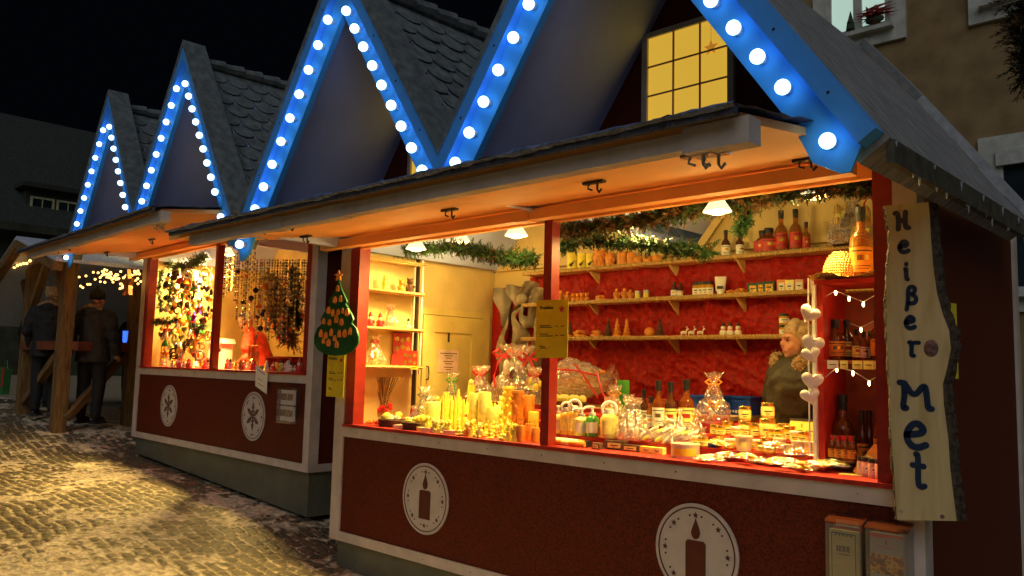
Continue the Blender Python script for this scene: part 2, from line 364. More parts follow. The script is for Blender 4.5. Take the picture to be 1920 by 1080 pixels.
    L.new(jr.outputs[0], jm.inputs[0]); L.new(ar.outputs[0], mx.inputs[0]); mx.inputs[1].default_value = 0
    st = N.new('ShaderNodeValToRGB'); st.color_ramp.elements[0].color = (.09, .068, .040, 1); st.color_ramp.elements[1].color = (.19, .15, .09, 1); L.new(vc.outputs['Color'], st.inputs['Fac'])
    sc_ = N.new('ShaderNodeValToRGB'); sc_.color_ramp.elements[0].color = (.38, .29, .17, 1); sc_.color_ramp.elements[1].color = (.80, .68, .48, 1); sc_.color_ramp.elements[0].position = .35; sc_.color_ramp.elements[1].position = .65; L.new(noi(22, 6).outputs['Fac'], sc_.inputs['Fac'])
    mi = N.new('ShaderNodeMix'); mi.data_type = 'RGBA'; L.new(mx.outputs[0], mi.inputs[0]); L.new(st.outputs[0], mi.inputs[6]); L.new(sc_.outputs[0], mi.inputs[7])
    L.new(mi.outputs[2], b.inputs['Base Color'])
    rr = N.new('ShaderNodeMapRange'); rr.inputs['To Min'].default_value = .55; rr.inputs['To Max'].default_value = .75; L.new(mx.outputs[0], rr.inputs['Value']); L.new(rr.outputs[0], b.inputs['Roughness'])
    h = N.new('ShaderNodeMath'); h.operation = 'MULTIPLY_ADD'; h.inputs[1].default_value = .8; L.new(noi(30, 8).outputs['Fac'], h.inputs[0]); L.new(mx.outputs[0], h.inputs[2])
    bp = N.new('ShaderNodeBump'); bp.inputs['Strength'].default_value = .9; bp.inputs['Distance'].default_value = .018; L.new(h.outputs[0], bp.inputs['Height']); L.new(bp.outputs['Normal'], b.inputs['Normal'])
    me = bpy.data.meshes.new('ground'); me.from_pydata(vs, [], fs); me.polygons.foreach_set('use_smooth', [True]*len(fs)); me.materials.append(M)
    at2 = me.attributes.new('snow', 'FLOAT', 'POINT'); at2.data.foreach_set('value', att)
    o = link('ground', me); o['kind'] = 'structure'
ground()
# ------------------------------------------------------------------ stalls
DX, DZ = .5731, -.8195          # down-slope direction of a gable (55 degrees)
GC = (1.15, 3.19); AZ = 4.09; HALF = 1.02
def gp(cx, sd, s, p): return (cx+sd*(DX*s-.8195*p), AZ+DZ*s-.5731*p)
def slope_poly(cx, sd, p0, p1, s_end=None):
    k = 1.43
    if s_end is None: e0, e1 = HALF/DX+k*p0, HALF/DX+k*p1
    else: e0 = e1 = s_end
    return [gp(cx, sd, k*p0, p0), gp(cx, sd, e0, p0), gp(cx, sd, e1, p1), gp(cx, sd, k*p1, p1)]
def clipz(poly, zc):
    out = []
    for a, b in zip(poly, poly[1:]+poly[:1]):
        if a[1] >= zc: out.append(a)
        if (a[1] >= zc) != (b[1] >= zc): t = (zc-a[1])/(b[1]-a[1]); out.append((a[0]+t*(b[0]-a[0]), zc))
    return out
def star_poly(cx, cz, r, n=5, inner=.42, rot=PI/2):
    return [(cx+(r if i % 2 == 0 else r*inner)*math.cos(rot+PI*i/n), cz+(r if i % 2 == 0 else r*inner)*math.sin(rot+PI*i/n)) for i in range(2*n)]
def ring(mb, cx, cz, r0, r1, y0, y1, n=48, mi=0):
    vs = []
    for y in (y0, y1):
        for r in (r0, r1): vs += [(cx+r*math.cos(2*PI*i/n), y, cz+r*math.sin(2*PI*i/n)) for i in range(n)]
    fs = []
    for i in range(n):
        j = (i+1) % n; a, b_, c, d = 0, n, 2*n, 3*n
        fs += [(a+i, a+j, b_+j, b_+i), (c+i, d+i, d+j, c+j), (a+i, c+i, c+j, a+j), (b_+i, b_+j, d+j, d+i)]
    mb.add(vs, fs, mi)
def shingles(cx, sd, s0, s1, y0, y1, p, w=.21, rh=.145):
    mb = MB(); r = 0; s = s0
    while s < s1-.05:
        k = 0; y = y0-(w/2 if r % 2 else 0)
        while y < y1:
            ww = w*rnd(.94, .99); hh = rh*rnd(1.22, 1.36); ja = rnd(-.004, .004); th = rnd(.005, .008)
            out = []
            for i in range(7):
                a = PI*i/6; out.append((y+w/2-ww/2*math.cos(a), s+hh*.55+hh*.45*math.sin(a)))
            out = [(y+w/2+ww/2, s), (y+w/2-ww/2, s)]+out
            out = [(min(max(a, y0), y1), min(b, s1+.02)) for a, b in out]
            lift = lambda q: .004+(q-s)/hh*.016+ja*.3
            n = len(out); vs = []
            for tt in (0, th):
                for a, q in out:
                    x, z = gp(cx, sd, q, p-lift(q)-tt); vs.append((x, a, z))
            mb.add(vs, [tuple(range(n)), tuple(range(2*n-1, n-1, -1))]+[(i, (i+1) % n, n+(i+1) % n, n+i) for i in range(n)])
            y += w
        s += rh; r += 1
    return mb

def emblem(root, cx, cz, kind):
    mb = MB(); n = 48; R = .236
    mb.prism([(cx+R*math.cos(2*PI*i/n), cz+R*math.sin(2*PI*i/n)) for i in range(n)], .004, .0125)
    d = part('emblem_disc', mb, WHT_E, root)
    mo = MB(); ring(mo, cx, cz, .212, .2185, .0015, .0045)
    for i in range(8):
        a = 2*PI*i/8+PI/2; r = .178
        mo.prism(star_poly(cx+r*math.cos(a), cz+r*math.sin(a), .0165), .0015, .0045)
        for q in (-.19, .19):
            x, z = cx+r*math.cos(a+q), cz+r*math.sin(a+q); mo.prism([(x+.0055*math.cos(PI*t/3), z+.0055*math.sin(PI*t/3)) for t in range(6)], .0015, .0045)
    if kind == 'candle':
        x0, x1, z0, z1, c = cx-.057, cx+.057, cz-.135, cz+.055, .012
        mo.prism([(x0, z0), (x1, z0), (x1, z1-c), (x1-c, z1), (x0+c, z1), (x0, z1-c)], .0015, .0045)
        fl = [(0, .165), (.010, .14), (.021, .115), (.026, .092), (.020, .072), (.006, .062), (-.006, .062), (-.020, .072), (-.026, .092), (-.019, .115), (-.008, .14)]
        mo.prism([(cx+a, cz+b) for a, b in fl], .0015, .0045)
    else:
        for i in range(6):
            a = PI*i/3+PI/2; P = lambda r, t=0: (cx+r*math.cos(a+t), .003, cz+r*math.sin(a+t))
            mo.strip([P(.012), P(.115)], .013, (0, -1, 0), .003)
            for r, l, w in ((.035, .026, .02), (.068, .03, .018), (.095, .02, .014)):
                for sg in (-1, 1):
                    b0 = Vector(P(r)); b1 = b0+Vector((math.cos(a+sg*.85)*l, 0, math.sin(a+sg*.85)*l)); mo.strip([b0, b1], .010, (0, -1, 0), .0028)
            q = P(.128); mo.prism(star_poly(q[0], q[2], .014, 4, .4, a), .0015, .0045)
    part('candle_motif' if kind == 'candle' else 'snowflake_motif', mo, PANE, d)
WHT_E = mat('pale emblem paint', (.50, .48, .45), .5, var=.05)
PANE = mat('dark red emblem motif', (.085, .012, .006), .5)

def slab3(poly, p0, p1, cx, sd):
    n = len(poly); vs = []
    for p in (p0, p1):
        for s, y in poly: x, z = gp(cx, sd, s+1.43*p if s < .01 else s, p); vs.append((x, y, z))
    return MB().add(vs, [tuple(range(n)), tuple(range(2*n-1, n-1, -1))]+[(i, (i+1) % n, n+(i+1) % n, n+i) for i in range(n)])
def stall(F, label, kind, skirt, right_felt):
    T = thing('market_stall', label, 'market stall', F=F)
    P = lambda n, mb, m_, par=T, **k: part(n, mb, m_, par, **k)
    # panels, posts, rails
    P('front_panel', MB().box(.10, 4.15, .014, .034, .22, 1.02), PAN)
    P('side_wall', MB().box(.012, .03, .10, 1.68, .22, 2.40), PAN)
    P('side_wall', MB().box(4.218, 4.236, .08, 1.68, .22, 2.32), PAN)
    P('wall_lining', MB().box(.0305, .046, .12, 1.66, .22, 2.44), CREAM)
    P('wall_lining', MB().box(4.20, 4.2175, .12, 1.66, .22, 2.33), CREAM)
    poly = [(.02, .2), (4.23, .2), (4.23, 2.36)]
    for cx in reversed(GC):
        for sd, ss in ((1, None), (0, None), (-1, None)):
            if sd == 0: poly += [(cx+.40, 3.30), (cx-.40, 3.30)] if right_felt and cx > 2 else [(cx, AZ-.222)]
        if cx == GC[1]: poly.append((2.17, 2.41))
    poly.append((.02, 2.36))
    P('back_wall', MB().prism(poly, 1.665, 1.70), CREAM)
    P('floor_board', MB().box(.05, 4.2, .05, 1.66, .17, .2), SHELF)
    for x0, x1 in ((0, .12), (4.15, 4.25)):
        P('corner_post', MB().box(x0, x1, 0, .10, .20, 2.45 if x0 < 1 else 2.38), WHT)
        P('corner_post', MB().box(x0, x1, 1.70, 1.76, .20, 2.36), WHT)
    for x0, x1, w in ((.13, .238, .10), (2.123, 2.186, .075), (4.065, 4.147, .09)):
        P('red_post', MB().box(x0, x1, .003, w, 1.056, 2.47), PANI)
    rl = MB().box(.12, 4.15, .0, .034, .972, 1.045)
    for k in range(9): rl.lathe([(.0, -.0015), (.006, -.0015), (.006, .0)], 6, 1, Matrix.Translation((.3+k*.46, .0, 1.01)) @ Matrix.Rotation(PI/2, 4, 'X'))
    P('rail', rl, [WHT, IRON])
    rl = MB().box(.12, 4.15, .0, .034, .20, .268)
    for k in range(9): rl.lathe([(.0, -.0015), (.006, -.0015), (.006, .0)], 6, 1, Matrix.Translation((.18+k*.46, .0, .232)) @ Matrix.Rotation(PI/2, 4, 'X'))
    P('rail', rl, [WHT, IRON])
    P('rail', MB().box(4.212, 4.245, .10, 1.70, .20, .268), WHT); P('rail', MB().box(.003, .032, .10, 1.70, .20, .268), WHT)
    zl, zr = skirt
    P('base_skirt', MB().prism([(.05, .199), (4.20, .199), (4.20, zr), (.05, zl)], .045, 1.70), GREY)
    ct = MB().box(.125, 4.14, -.014, .74, 1.047, 1.068)
    P('counter', ct, REDT)
    # header + beam + awning
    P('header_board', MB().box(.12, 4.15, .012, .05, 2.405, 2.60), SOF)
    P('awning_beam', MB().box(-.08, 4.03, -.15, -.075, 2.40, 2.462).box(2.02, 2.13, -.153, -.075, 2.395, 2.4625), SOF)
    za = lambda y: 2.34+.135*(y+1.43)
    def slab(x0, x1, y0, y1, dz, th):
        return [(x0, y0, za(y0)+dz), (x1, y0, za(y0)+dz), (x1, y1, za(y1)+dz), (x0, y1, za(y1)+dz), (x0, y0, za(y0)+dz+th), (x1, y0, za(y0)+dz+th), (x1, y1, za(y1)+dz+th), (x0, y1, za(y1)+dz+th)]
    BF = [(0, 3, 2, 1), (4, 5, 6, 7), (0, 1, 5, 4), (1, 2, 6, 5), (2, 3, 7, 6), (3, 0, 4, 7)]
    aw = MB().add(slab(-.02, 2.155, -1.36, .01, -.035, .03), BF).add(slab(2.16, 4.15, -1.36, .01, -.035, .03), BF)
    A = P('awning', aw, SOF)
    def cov(u, v):
        x = .14+4.04*u; y = -1.45+1.46*v; z = za(y)+.012+.012*noise.noise((x*6, y*9, 4))+.008*noise.noise((x*25, y*20, 1))
        return (x, y, z)
    cv = MB(); cv.sheet(150, 22, cov, 0); cv.box(.15, 4.172, -1.44, -1.415, 2.318, 2.352, 0)
    P('awning_cover', cv, TARP, A)
    sn = MB()
    def lip(x): return .010+.012*noise.noise((x*5, 0, 7))+.008*noise.noise((x*23, 0, 2))
    xs = [.14+4.04*i/160 for i in range(161)]
    sn.sheet(160, 4, lambda u, v: (.14+4.04*u, -1.445-.014*math.sin(PI*v)-.004, 2.352+(v-.5)*2*abs(lip(.14+4.04*u))-.008), 0)
    P('frozen_edge', sn, mat('frozen tarp edge tinted with bulb light', (.10, .14, .26), .4, var=.4, vs=30, bump=.8, bs=50), A)  # ice edge; blue cast of the bulbs is painted into its colour
    bx = MB().box(.30, 3.95, -1.37, -1.31, 2.252, 2.312); bx.box(3.95, 4.19, -1.378, -1.30, 2.238, 2.325).box(1.30, 1.42, -1.375, -1.31, 2.246, 2.317).box(1.62, 2.0, -1.374, -1.31, 2.247, 2.316)
    P('awning_rail', bx, WHT, A)
    for x, y in ((.35, -.55), (1.0, -1.25), (1.22, -1.2), (1.95, -.62), (3.05, -.7), (3.98, -1.33), (4.02, -1.30), (3.9, -.3)):
        h = MB(); zz = za(y)-.05 if x < 3.9 or y > -1 else 2.235
        h.box(-.06, .06, -.015, .015, -.0, .012).tube([(.02, 0, 0), (.02, 0, -.03), (.03, 0, -.045), (.045, 0, -.03)], .006, 6).tube([(-.03, 0, 0), (-.035, 0, -.02), (-.01, 0, -.03)], .005, 5)
        P('latch', h, CHROME if y < -1.28 else IRON, A, loc=(x, y, zz))
    # gables
    for gi, cx in enumerate(GC):
        W_ = P('gable_wall', MB().prism([(cx-.97, 2.5), (cx+.97, 2.5), (cx, AZ-.238)], .004, .03), PAN)
        wc = cx-.07; x0, x1, z0, z1 = wc-.245, wc+.245, 2.70, 3.36
        fr = MB().box(x0-.035, x0, -.02, .004, z0-.03, z1+.03).box(x1, x1+.035, -.02, .004, z0-.03, z1+.03).box(x0, x1, -.0195, .004, z1, z1+.03).box(x0, x1, -.0195, .004, z0-.03, z0)
        wn = P('window', fr, WHT, W_)
        pn = MB().box(x0, x1, -.004, .0035, z0, z1); P('pane', pn, WINE, wn)
        bars = MB()
        for k in (1, 2): bars.box(x0+(x1-x0)*k/3-.0045, x0+(x1-x0)*k/3+.0045, -.0125, -.0045, z0, z1)
        for k in (1, 2, 3): bars.box(x0, x1, -.0115, -.0045, z0+(z1-z0)*k/4-.0045, z0+(z1-z0)*k/4+.0045)
        P('window_bars', bars, MUNT, wn)
        st_ = MB().prism(star_poly(x1-.10, z1-.15, .045), -.0068, -.0046); st_.box(x1-.102, x1-.098, -.006, -.0046, z1-.11, z1); P('paper_star', st_, mat('orange paper star', (.6, .3, .05), .6, em=(1, .4, .04), es=.35), wn)
        for sd in (-1, 1):
            outer = (gi == 0 and sd == -1) or (gi == 1 and sd == 1)
            send = 2.14 if outer else None
            # boards
            bpoly = slope_poly(cx, sd, .075, .212, 1.94) if outer else clipz(slope_poly(cx, sd, .075, .212), 2.455)
            P('bulb_board', MB().prism(bpoly, -.86, -.822), FAS)
            ep = slope_poly(cx, sd, .0, .0745, 2.12 if outer else None)
            es_ = MB().prism(ep, -.905, -.8215)
            for s_ in (.35, .75, 1.15, 1.55, 1.9): x_, z_ = gp(cx, sd, s_, .04); es_.lathe([(.001, 0), (.006, 0), (.006, .002), (.001, .003)], 8, 1, Matrix.Translation((x_, -.9052, z_)) @ Matrix.Rotation(PI/2, 4, 'X')) if s_ < 1.6 or outer else None
            P('edge_strip', es_, [FASE, IRON])
            if outer:
                a = gp(cx, sd, 1.90, .2); tip = [gp(cx, sd, 1.905, .2125), gp(cx, sd, 1.86, .1), gp(cx, sd, 1.86, .076), gp(cx, sd, 2.12, .0755), gp(cx, sd, 2.17, .155), gp(cx, sd, 2.15, .185), gp(cx, sd, 2.05, .235)]
                P('tip_board', MB().prism(tip, -.872, -.8605), FAS)
                sp = 2.045; x, z = gp(cx, sd, sp, .142)
                P('light_bulb', MB().ell((0, -.032, 0), .029, 14).lathe([(.018, -.014), (.021, 0), (.020, .022)], 12, 1, Matrix.Rotation(PI/2, 4, 'X')), [BULB, WPL], loc=(x, -.885, z))
            for i in range(9):
                s_ = (.1+.0985*i+.8195*.145)/DX
                x, z = gp(cx, sd, s_, .145)
                if 'bulbmesh' not in CACHE: CACHE['bulbmesh'] = MB().ell((0, -.032, 0), .029, 14).lathe([(.018, -.014), (.021, 0), (.020, .022)], 12, 1, Matrix.Rotation(PI/2, 4, 'X')).mesh('light_bulb', [BULB, WPL])
                link('light_bulb', CACHE['bulbmesh'], T, Matrix.Translation((x, -.873, z)))
            felt = right_felt and outer and sd == 1
            if felt:
                P('roof_slope', slab3([(0, -.82), (2.145, -.82), (2.145, 1.28), (1.17, 1.28), (.83, .91), (.83, .12), (0, .12)], -.004, .125, cx, sd), [ROOFF], flat=True)
                P('rear_roof', MB().prism(slope_poly(cx, sd, .17, .20, 2.0), 1.20, 1.76), [ROOFF])
                P('roof_cap', MB().box(cx-.50, cx+.44, .125, 1.2, 3.33, 3.385), ROOFF)
                P('rear_verge', slab3([(.83, .93), (1.17, 1.285), (2.16, 1.285), (2.16, 1.37), (1.13, 1.37), (.79, 1.0)], -.05, -.006, cx, sd), mat('pale frosted verge', (.34, .36, .38), .6, var=.15, vs=20), flat=True)
            else:
                rfp = [(0, -.80), (1.80, -.80), (1.80, 1.90), (.84, 1.90), (.84, .12), (0, .12)]
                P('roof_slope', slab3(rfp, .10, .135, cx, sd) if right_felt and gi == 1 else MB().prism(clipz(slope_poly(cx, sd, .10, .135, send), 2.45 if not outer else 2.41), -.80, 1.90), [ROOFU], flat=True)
                P('roof_verge', MB().prism(slope_poly(cx, sd, -.03, -.001, send), -.915, -.70).prism(slope_poly(cx, sd, -.001, .0995, min(send, 2.0) if send else None), -.82, -.70), ROOFS)
                se = (send if outer else HALF/DX+.07)
                if sd == 1: P('shingles', shingles(cx, sd, .13, se, -.70, 1.90, .10), ROOFS)
                elif not (right_felt and gi == 1): P('shingles', MB().prism(clipz(slope_poly(cx, sd, .07, .0995, send), 2.42), -.70, 1.90), ROOFS)
        if not (right_felt and gi == 1):
            rc = MB(); y = -.70
            while y < 1.88: rc.tube([(cx, y, AZ-.115), (cx, y+.2, AZ-.100)], [.045, .055], 8); y += .19
            P('ridge_cap', rc, ROOFS)
    ev = MB().box(4.402, 4.43, -.80, 1.30 if right_felt else 1.9, 2.25, 2.333)
    E_ = P('eave_board', ev, EAVE)
    if right_felt:
        for k in range(18):
            y = -.75+.112*k+rnd(-.05, .05); l = rnd(.010, .045)
            z = 2.25 if k % 3 else 2.325
            P('icicle', MB().lathe([(.005, 0), (.0035, -l*.5), (.0008, -l)], 6), ICE, E_, loc=(4.428+(.006 if z > 2.3 else -.004), y, z))
    emblem(T, 1.095, .628, kind); emblem(T, 3.175, .628, kind)
    return T

S1 = stall(F1, 'near dark red wooden stall with candle emblems and a row of blue lit gables', 'candle', (0.0, -.14), True)
S2 = stall(F2, 'farther dark red stall with snowflake emblems and hanging ornaments in its window', 'snowflake', (0.0, -.19), False)

# stall 1 inner left wall : door, rack ; back shelves
rk = MB()
D = MB(); y0, y1, zt = .80, 1.50, 1.955
D.box(.0465, .060, y0, y1, .22, zt)
for a, b, c, d in ((y0, y0+.13, .22, zt), (y1-.13, y1, .22, zt)): D.box(.0605, .072, a, b, c, d)
D.box(.0605, .0718, y0+.13, y1-.13, zt-.14, zt).box(.0605, .0718, y0+.13, y1-.13, .22, .5)
dr = part('door', D, DOORM, S1)
part('door_handle', MB().tube([(.072, .85, 1.52), (.10, .85, 1.515), (.105, .85, 1.46), (.10, .85, 1.41), (.072, .85, 1.405)], .006, 6), IRON, dr)
dn = lettering('1', .18, DARKP, dr, (0, 0, 0), M=Matrix.Translation((.0625, 1.10, 1.735)) @ Matrix.Rotation(PI/2, 4, 'Z'), name='number')
nt_ = MB().box(.0606, .063, .985, 1.225, 1.47, 1.665); nt2 = part('notice', nt_, mat('pinkish notice paper', (.8, .55, .42), .6), dr)
lin = MB()
for k, (a, b) in enumerate(((.10, 0), (.05, 1), (.03, 2), (.06, 3.5), (.04, 4.5), (.05, 6), (.03, 7))): lin.box(.0631, .0640, 1.105-a, 1.105+a, 1.635-.02*b-.004, 1.635-.02*b+.002)
part('print_lines', lin, DARKP, nt2)
fr = MB().box(.0465, .064, y0-.07, y0-.006, .22, zt+.05).box(.0465, .064, y1+.006, y1+.10, .22, zt+.05).box(.0465, .0638, y0-.006, y1+.006, zt+.006, zt+.06)
fr.box(.0465, .09, .715, .729, 1.0, 2.43, 1)
part('door_frame', fr, [DOORM, mat('dark cable gap', (.05, .03, .015), .7)], S1)
for k, (z, w) in enumerate(((2.36, .16), (2.11, .15), (1.81, .15), (1.51, .16))):
    sb = MB().box(.047, .047+w-.03, .11, .70, z-.012, z)
    s_ = part('shelf_board', sb, SHELF, S1); part('straw_trim', MB().tube([(.047+w-.018, .11+.01*i, z-.004) for i in range(60)], [.013+.004*(i % 2) for i in range(60)], 6), ROPE, s_)
up = MB().box(.15, .162, .693, .707, 1.45, 2.40).box(.048, .06, .693, .707, 1.45, 2.40); part('rack_upright', up, WHTF, S1)
for z, x0, x1 in ((2.335, .60, 4.05), (2.065, .60, 3.75), (1.775, .60, 3.95)):
    s_ = part('shelf_board', MB().box(x0, x1, 1.46, 1.66, z-.015, z), SHELF, S1)
    n = int((x1-x0)/.012); part('straw_trim', MB().tube([(x0+.012*i, 1.452, z-.004) for i in range(n)], [.014+.005*(i % 2) for i in range(n)], 6), ROPE, s_)
    for x in (1.3, 2.05, 2.6, 3.4):
        part('shelf_bracket', MB().prism([(1.645, z-.016), (1.645, z-.12), (1.63, z-.12), (1.50, z-.025), (1.50, z-.016)], x-.008, x+.008, 'x'), CREAM, s_)
# diagonal interior roof braces, as timber struts of the stall
part('roof_strut', MB().tube([(1.15, 1.62, 3.70), (2.12, 1.62, 2.44)], .035, 4).tube([(3.0, 1.62, 3.40), (2.22, 1.62, 2.44)], .035, 4).box(.1, 4.1, 1.60, 1.66, 2.40, 2.45), CREAM, S1)
# ------------------------------------------------------------------ goods: builders
CT = 1.0685
def depth(p): return (Vector(p)-CAM).dot(_f)
def bottle(h, r, glass, cap, lab, neck=.3, labc=PAPER, shoulder=.12, capm=None):
    def b():
        zn = h*(1-neck); B = MB().lathe([(r*.85, 0), (r, .006), (r, zn-shoulder*h), (r*.85, zn-shoulder*h*.4), (r*.42, zn+.01), (r*.34, h*.93), (r*.36, h*.94)], 14)
        Cp = MB().lathe([(r*.44, h*.80), (r*.44, h*.90), (r*.48, h*.905), (r*.46, h), (r*.3, h*1.003)], 12)
        out = [('glass_body', B, glass), ('cap', Cp, cap)]
        if lab:
            l = MB(); z0, z1 = h*.10, h*.10+h*lab
            n = 12; vs = [(r*1.03*math.cos(a), r*1.03*math.sin(a), z) for z in (z0, z1) for a in [-PI*.98+PI*.96*i/n for i in range(n+1)]]
            l.add(vs, [(i, i+1, n+2+i, n+1+i) for i in range(n)], 0)
            for (zz, th, a, b_, mi) in ((.82, .05, 2, n-2, 1), (.46, .22, 4, n-4, 2), (.22, .035, 3, n-3, 1), (.12, .03, 3, n-4, 1)):
                l.add([(x*1.012, y*1.012, z0+(z-z0)*th+(z1-z0)*zz) for x, y, z in vs], [(i, i+1, n+2+i, n+1+i) for i in range(a, b_)], mi)
            out.append(('label', l, [labc, DARKP, GOLD if labc is not YELW else REDP]))
        return out
    return b
def jar(h, r, body, lid, labc=PAPER):
    def b():
        B = MB().lathe([(r*.9, 0), (r, .006), (r, h*.68), (r*.88, h*.76), (r*.86, h*.80)], 14)
        Lm = MB().lathe([(r*.93, h*.79), (r*.95, h*.8), (r*.95, h*.98), (r*.9, h)], 14); out = [('glass_body', B, body), ('lid', Lm, lid)]
        l = MB(); n = 8; vs = [(r*1.03*math.cos(a), r*1.03*math.sin(a), z) for z in (h*.16, h*.58) for a in [-PI*.85+PI*.7*i/n for i in range(n+1)]]
        l.add(vs, [(i, i+1, n+2+i, n+1+i) for i in range(n)], 0)
        l.add([(x*1.012, y*1.012, h*.40+(z-h*.16)*.16) for x, y, z in vs], [(i, i+1, n+2+i, n+1+i) for i in range(2, n-2)], 1)
        l.add([(x*1.012, y*1.012, h*.24+(z-h*.16)*.2) for x, y, z in vs], [(i, i+1, n+2+i, n+1+i) for i in range(3, n-3)], 2); out.append(('label', l, [labc, DARKP, ORW]))
        return out
    return b
def pillar(h, r, w, pr=None):
    def b():
        B = MB().lathe([(r*.96, 0), (r, .004), (r, h*.96), (r*.93, h), (r*.3, h*.985)], 16, 0)
        out = [('wax', B, w), ('wick', MB().tube([(0, 0, h*.98), (.001, 0, h+.008), (.003, 0, h+.014)], .0018, 5), DARKP)]
        if pr:
            q = MB()
            for i in range(3): q.lathe([(.001, -.001), (.011-.003*i, -.001), (.011-.003*i, .001)], 8, 0, Matrix.Translation((.013*(i-1)*.8, -r*1.01, h*.30+.012*i)) @ Matrix.Rotation(PI/2, 4, 'X'))
            out.append(('print', q, pr))
        return out
    return b
def taper(h, r, w):
    return lambda: [('wax', MB().lathe([(r, 0), (r*1.0, h*.4), (r*.85, h*.8), (r*.5, h*.96), (r*.15, h)], 10), w), ('wick', MB().tube([(0, 0, h*.98), (0, 0, h+.012)], .0018, 5), DARKP)]
def carved(h, r, w):
    def b():
        m = MB()
        m.lathe([(r, 0), (r, .01), (r*.88, .014), (r*.88, h*.92), (r*.98, h*.94), (r*.95, h)], 16)
        for k in range(16):
            a = rnd(-PI, 0); z = rnd(.1, .85)*h; m.ell((r*.85*math.cos(a), r*.85*math.sin(a), z), (r*.28, r*.28, r*.33), 7)
        return [('wax', m, w), ('wick', MB().tube([(0, 0, h*.98), (0, 0, h+.012)], .0018, 5), DARKP)]
    return b
def ball(r, w):
    return lambda: [('wax', MB().ell((0, 0, r*.97), r, 16), w), ('wick', MB().tube([(0, 0, 1.9*r), (.001, 0, r*2+.012)], .0018, 5), DARKP)]
def angel(h, w):
    def b():
        m = MB().lathe([(h*.26, 0), (h*.25, h*.04), (h*.17, h*.3), (h*.11, h*.58), (h*.07, h*.66)], 10)
        m.ell((0, 0, h*.79), h*.135, 9); m.ell((-h*.16, h*.05, h*.52), (h*.13, h*.03, h*.2), 7).ell((h*.16, h*.05, h*.52), (h*.13, h*.03, h*.2), 7)
        m.ell((-h*.09, -h*.12, h*.47), (h*.045, h*.09, h*.045), 6).ell((h*.09, -h*.12, h*.47), (h*.045, h*.09, h*.045), 6).ell((0, h*.02, h*.87), (h*.14, h*.13, h*.09), 8)
        return [('figure', m, w)]
    return b
def bear(h, w):
    def b():
        m = MB().ell((0, 0, h*.33), (h*.27, h*.24, h*.33), 9).ell((0, -h*.02, h*.76), h*.21, 9)
        for s in (-1, 1): m.ell((s*h*.15, 0, h*.94), h*.075, 6).ell((s*h*.24, -h*.1, h*.45), (h*.08, h*.12, h*.08), 6).ell((s*h*.15, -h*.2, h*.09), (h*.1, h*.16, h*.09), 6)
        m.ell((0, -h*.2, h*.72), (h*.09, h*.08, h*.07), 6); return [('figure', m, w)]
    return b
def treec(h, w, k=5):
    def b():
        m = MB(); 
        for i in range(k):
            z = h*(.06+.17*i*5/k); r = h*.26*(1-i/k*.82); m.lathe([(r*.5, z+.0), (r, z+h*.01), (r*.35, z+h*.24), (r*.1, z+h*.27)], 10, 0, Matrix.Rotation(i*.5, 4, 'Z'), jit=.12)
        m.lathe([(h*.07, 0), (h*.07, h*.12)], 8); return [('figure', m, w)]
    return b
def nest(r, w):
    def b():
        m = MB().lathe([(r*.7, 0), (r*.95, r*.25), (r*.9, r*.5)], 12)
        for k in range(22):
            a = rnd(0, 2*PI); q = rnd(0, .8)*r; m.ell((q*math.cos(a), q*math.sin(a), r*.55+.35*r*(1-(q/r)**2)), r*.24, 6)
        return [('figure', m, w)]
    return b
def cube(w, d, h, m1, m2=None):
    def b():
        m = MB(); c = min(w, d, h)*.06
        m.prism([(-w/2+c, -d/2), (w/2-c, -d/2), (w/2, -d/2+c), (w/2, d/2-c), (w/2-c, d/2), (-w/2+c, d/2), (-w/2, d/2-c), (-w/2, -d/2+c)], 0, h, 'z')
        out = [('box_body', m, m1)]
        if m2: out.append(('label', MB().box(-w*.32, w*.32, -d/2-.0012, -d/2-.0002, h*.2, h*.78, 0).box(-w*.2, w*.2, -d/2-.0022, -d/2-.0013, h*.45, h*.55, 1).prism(star_poly(0, h*.32, min(w, h)*.09), -d/2-.0021, -d/2-.0013, mi=1), [m2, DARKP]))
        return out
    return b
def tin(h, r, m1): return lambda: [('tin_body', MB().lathe([(r*.97, 0), (r, .003), (r, h*.9), (r*1.03, h*.91), (r*1.03, h), (r*.9, h*.985)], 16), m1), ('label', MB().add([(r*1.02*math.cos(a), r*1.02*math.sin(a), z) for z in (h*.2, h*.7) for a in [-PI*.75+PI*.5*i/6 for i in range(7)]], [(i, i+1, 8+i, 7+i) for i in range(6)]), YPAPER)]
def tubec(h, r): return lambda: [('tube_body', MB().sheet(14, 6, lambda u, v: (r*(1+.25*v)*math.cos(2*PI*u), r*(1-.9*v)*math.sin(2*PI*u), .03+(h-.03)*v)), PAPER), ('cap', MB().lathe([(r*.8, 0), (r*.8, .03), (r*.5, .031)], 12), WPL), ('label', MB().box(-r*.7, r*.7, -r*1.02, -r*.99, h*.35, h*.5), DARKP)]
def snowman(h):
    def b():
        o = [('body', MB().ell((0, 0, h*.28), h*.26, 10).ell((0, 0, h*.62), h*.18, 9), WHW), ('hat', MB().lathe([(h*.17, h*.76), (h*.17, h*.785), (h*.11, h*.79), (h*.10, h*.98), (h*.02, h)], 10), DARKP),
             ('scarf', MB().lathe([(h*.15, h*.46), (h*.17, h*.5), (h*.14, h*.53)], 10).ell((h*.12, -h*.14, h*.38), (h*.04, h*.03, h*.1), 6), RIBR)]
        return o
    return b
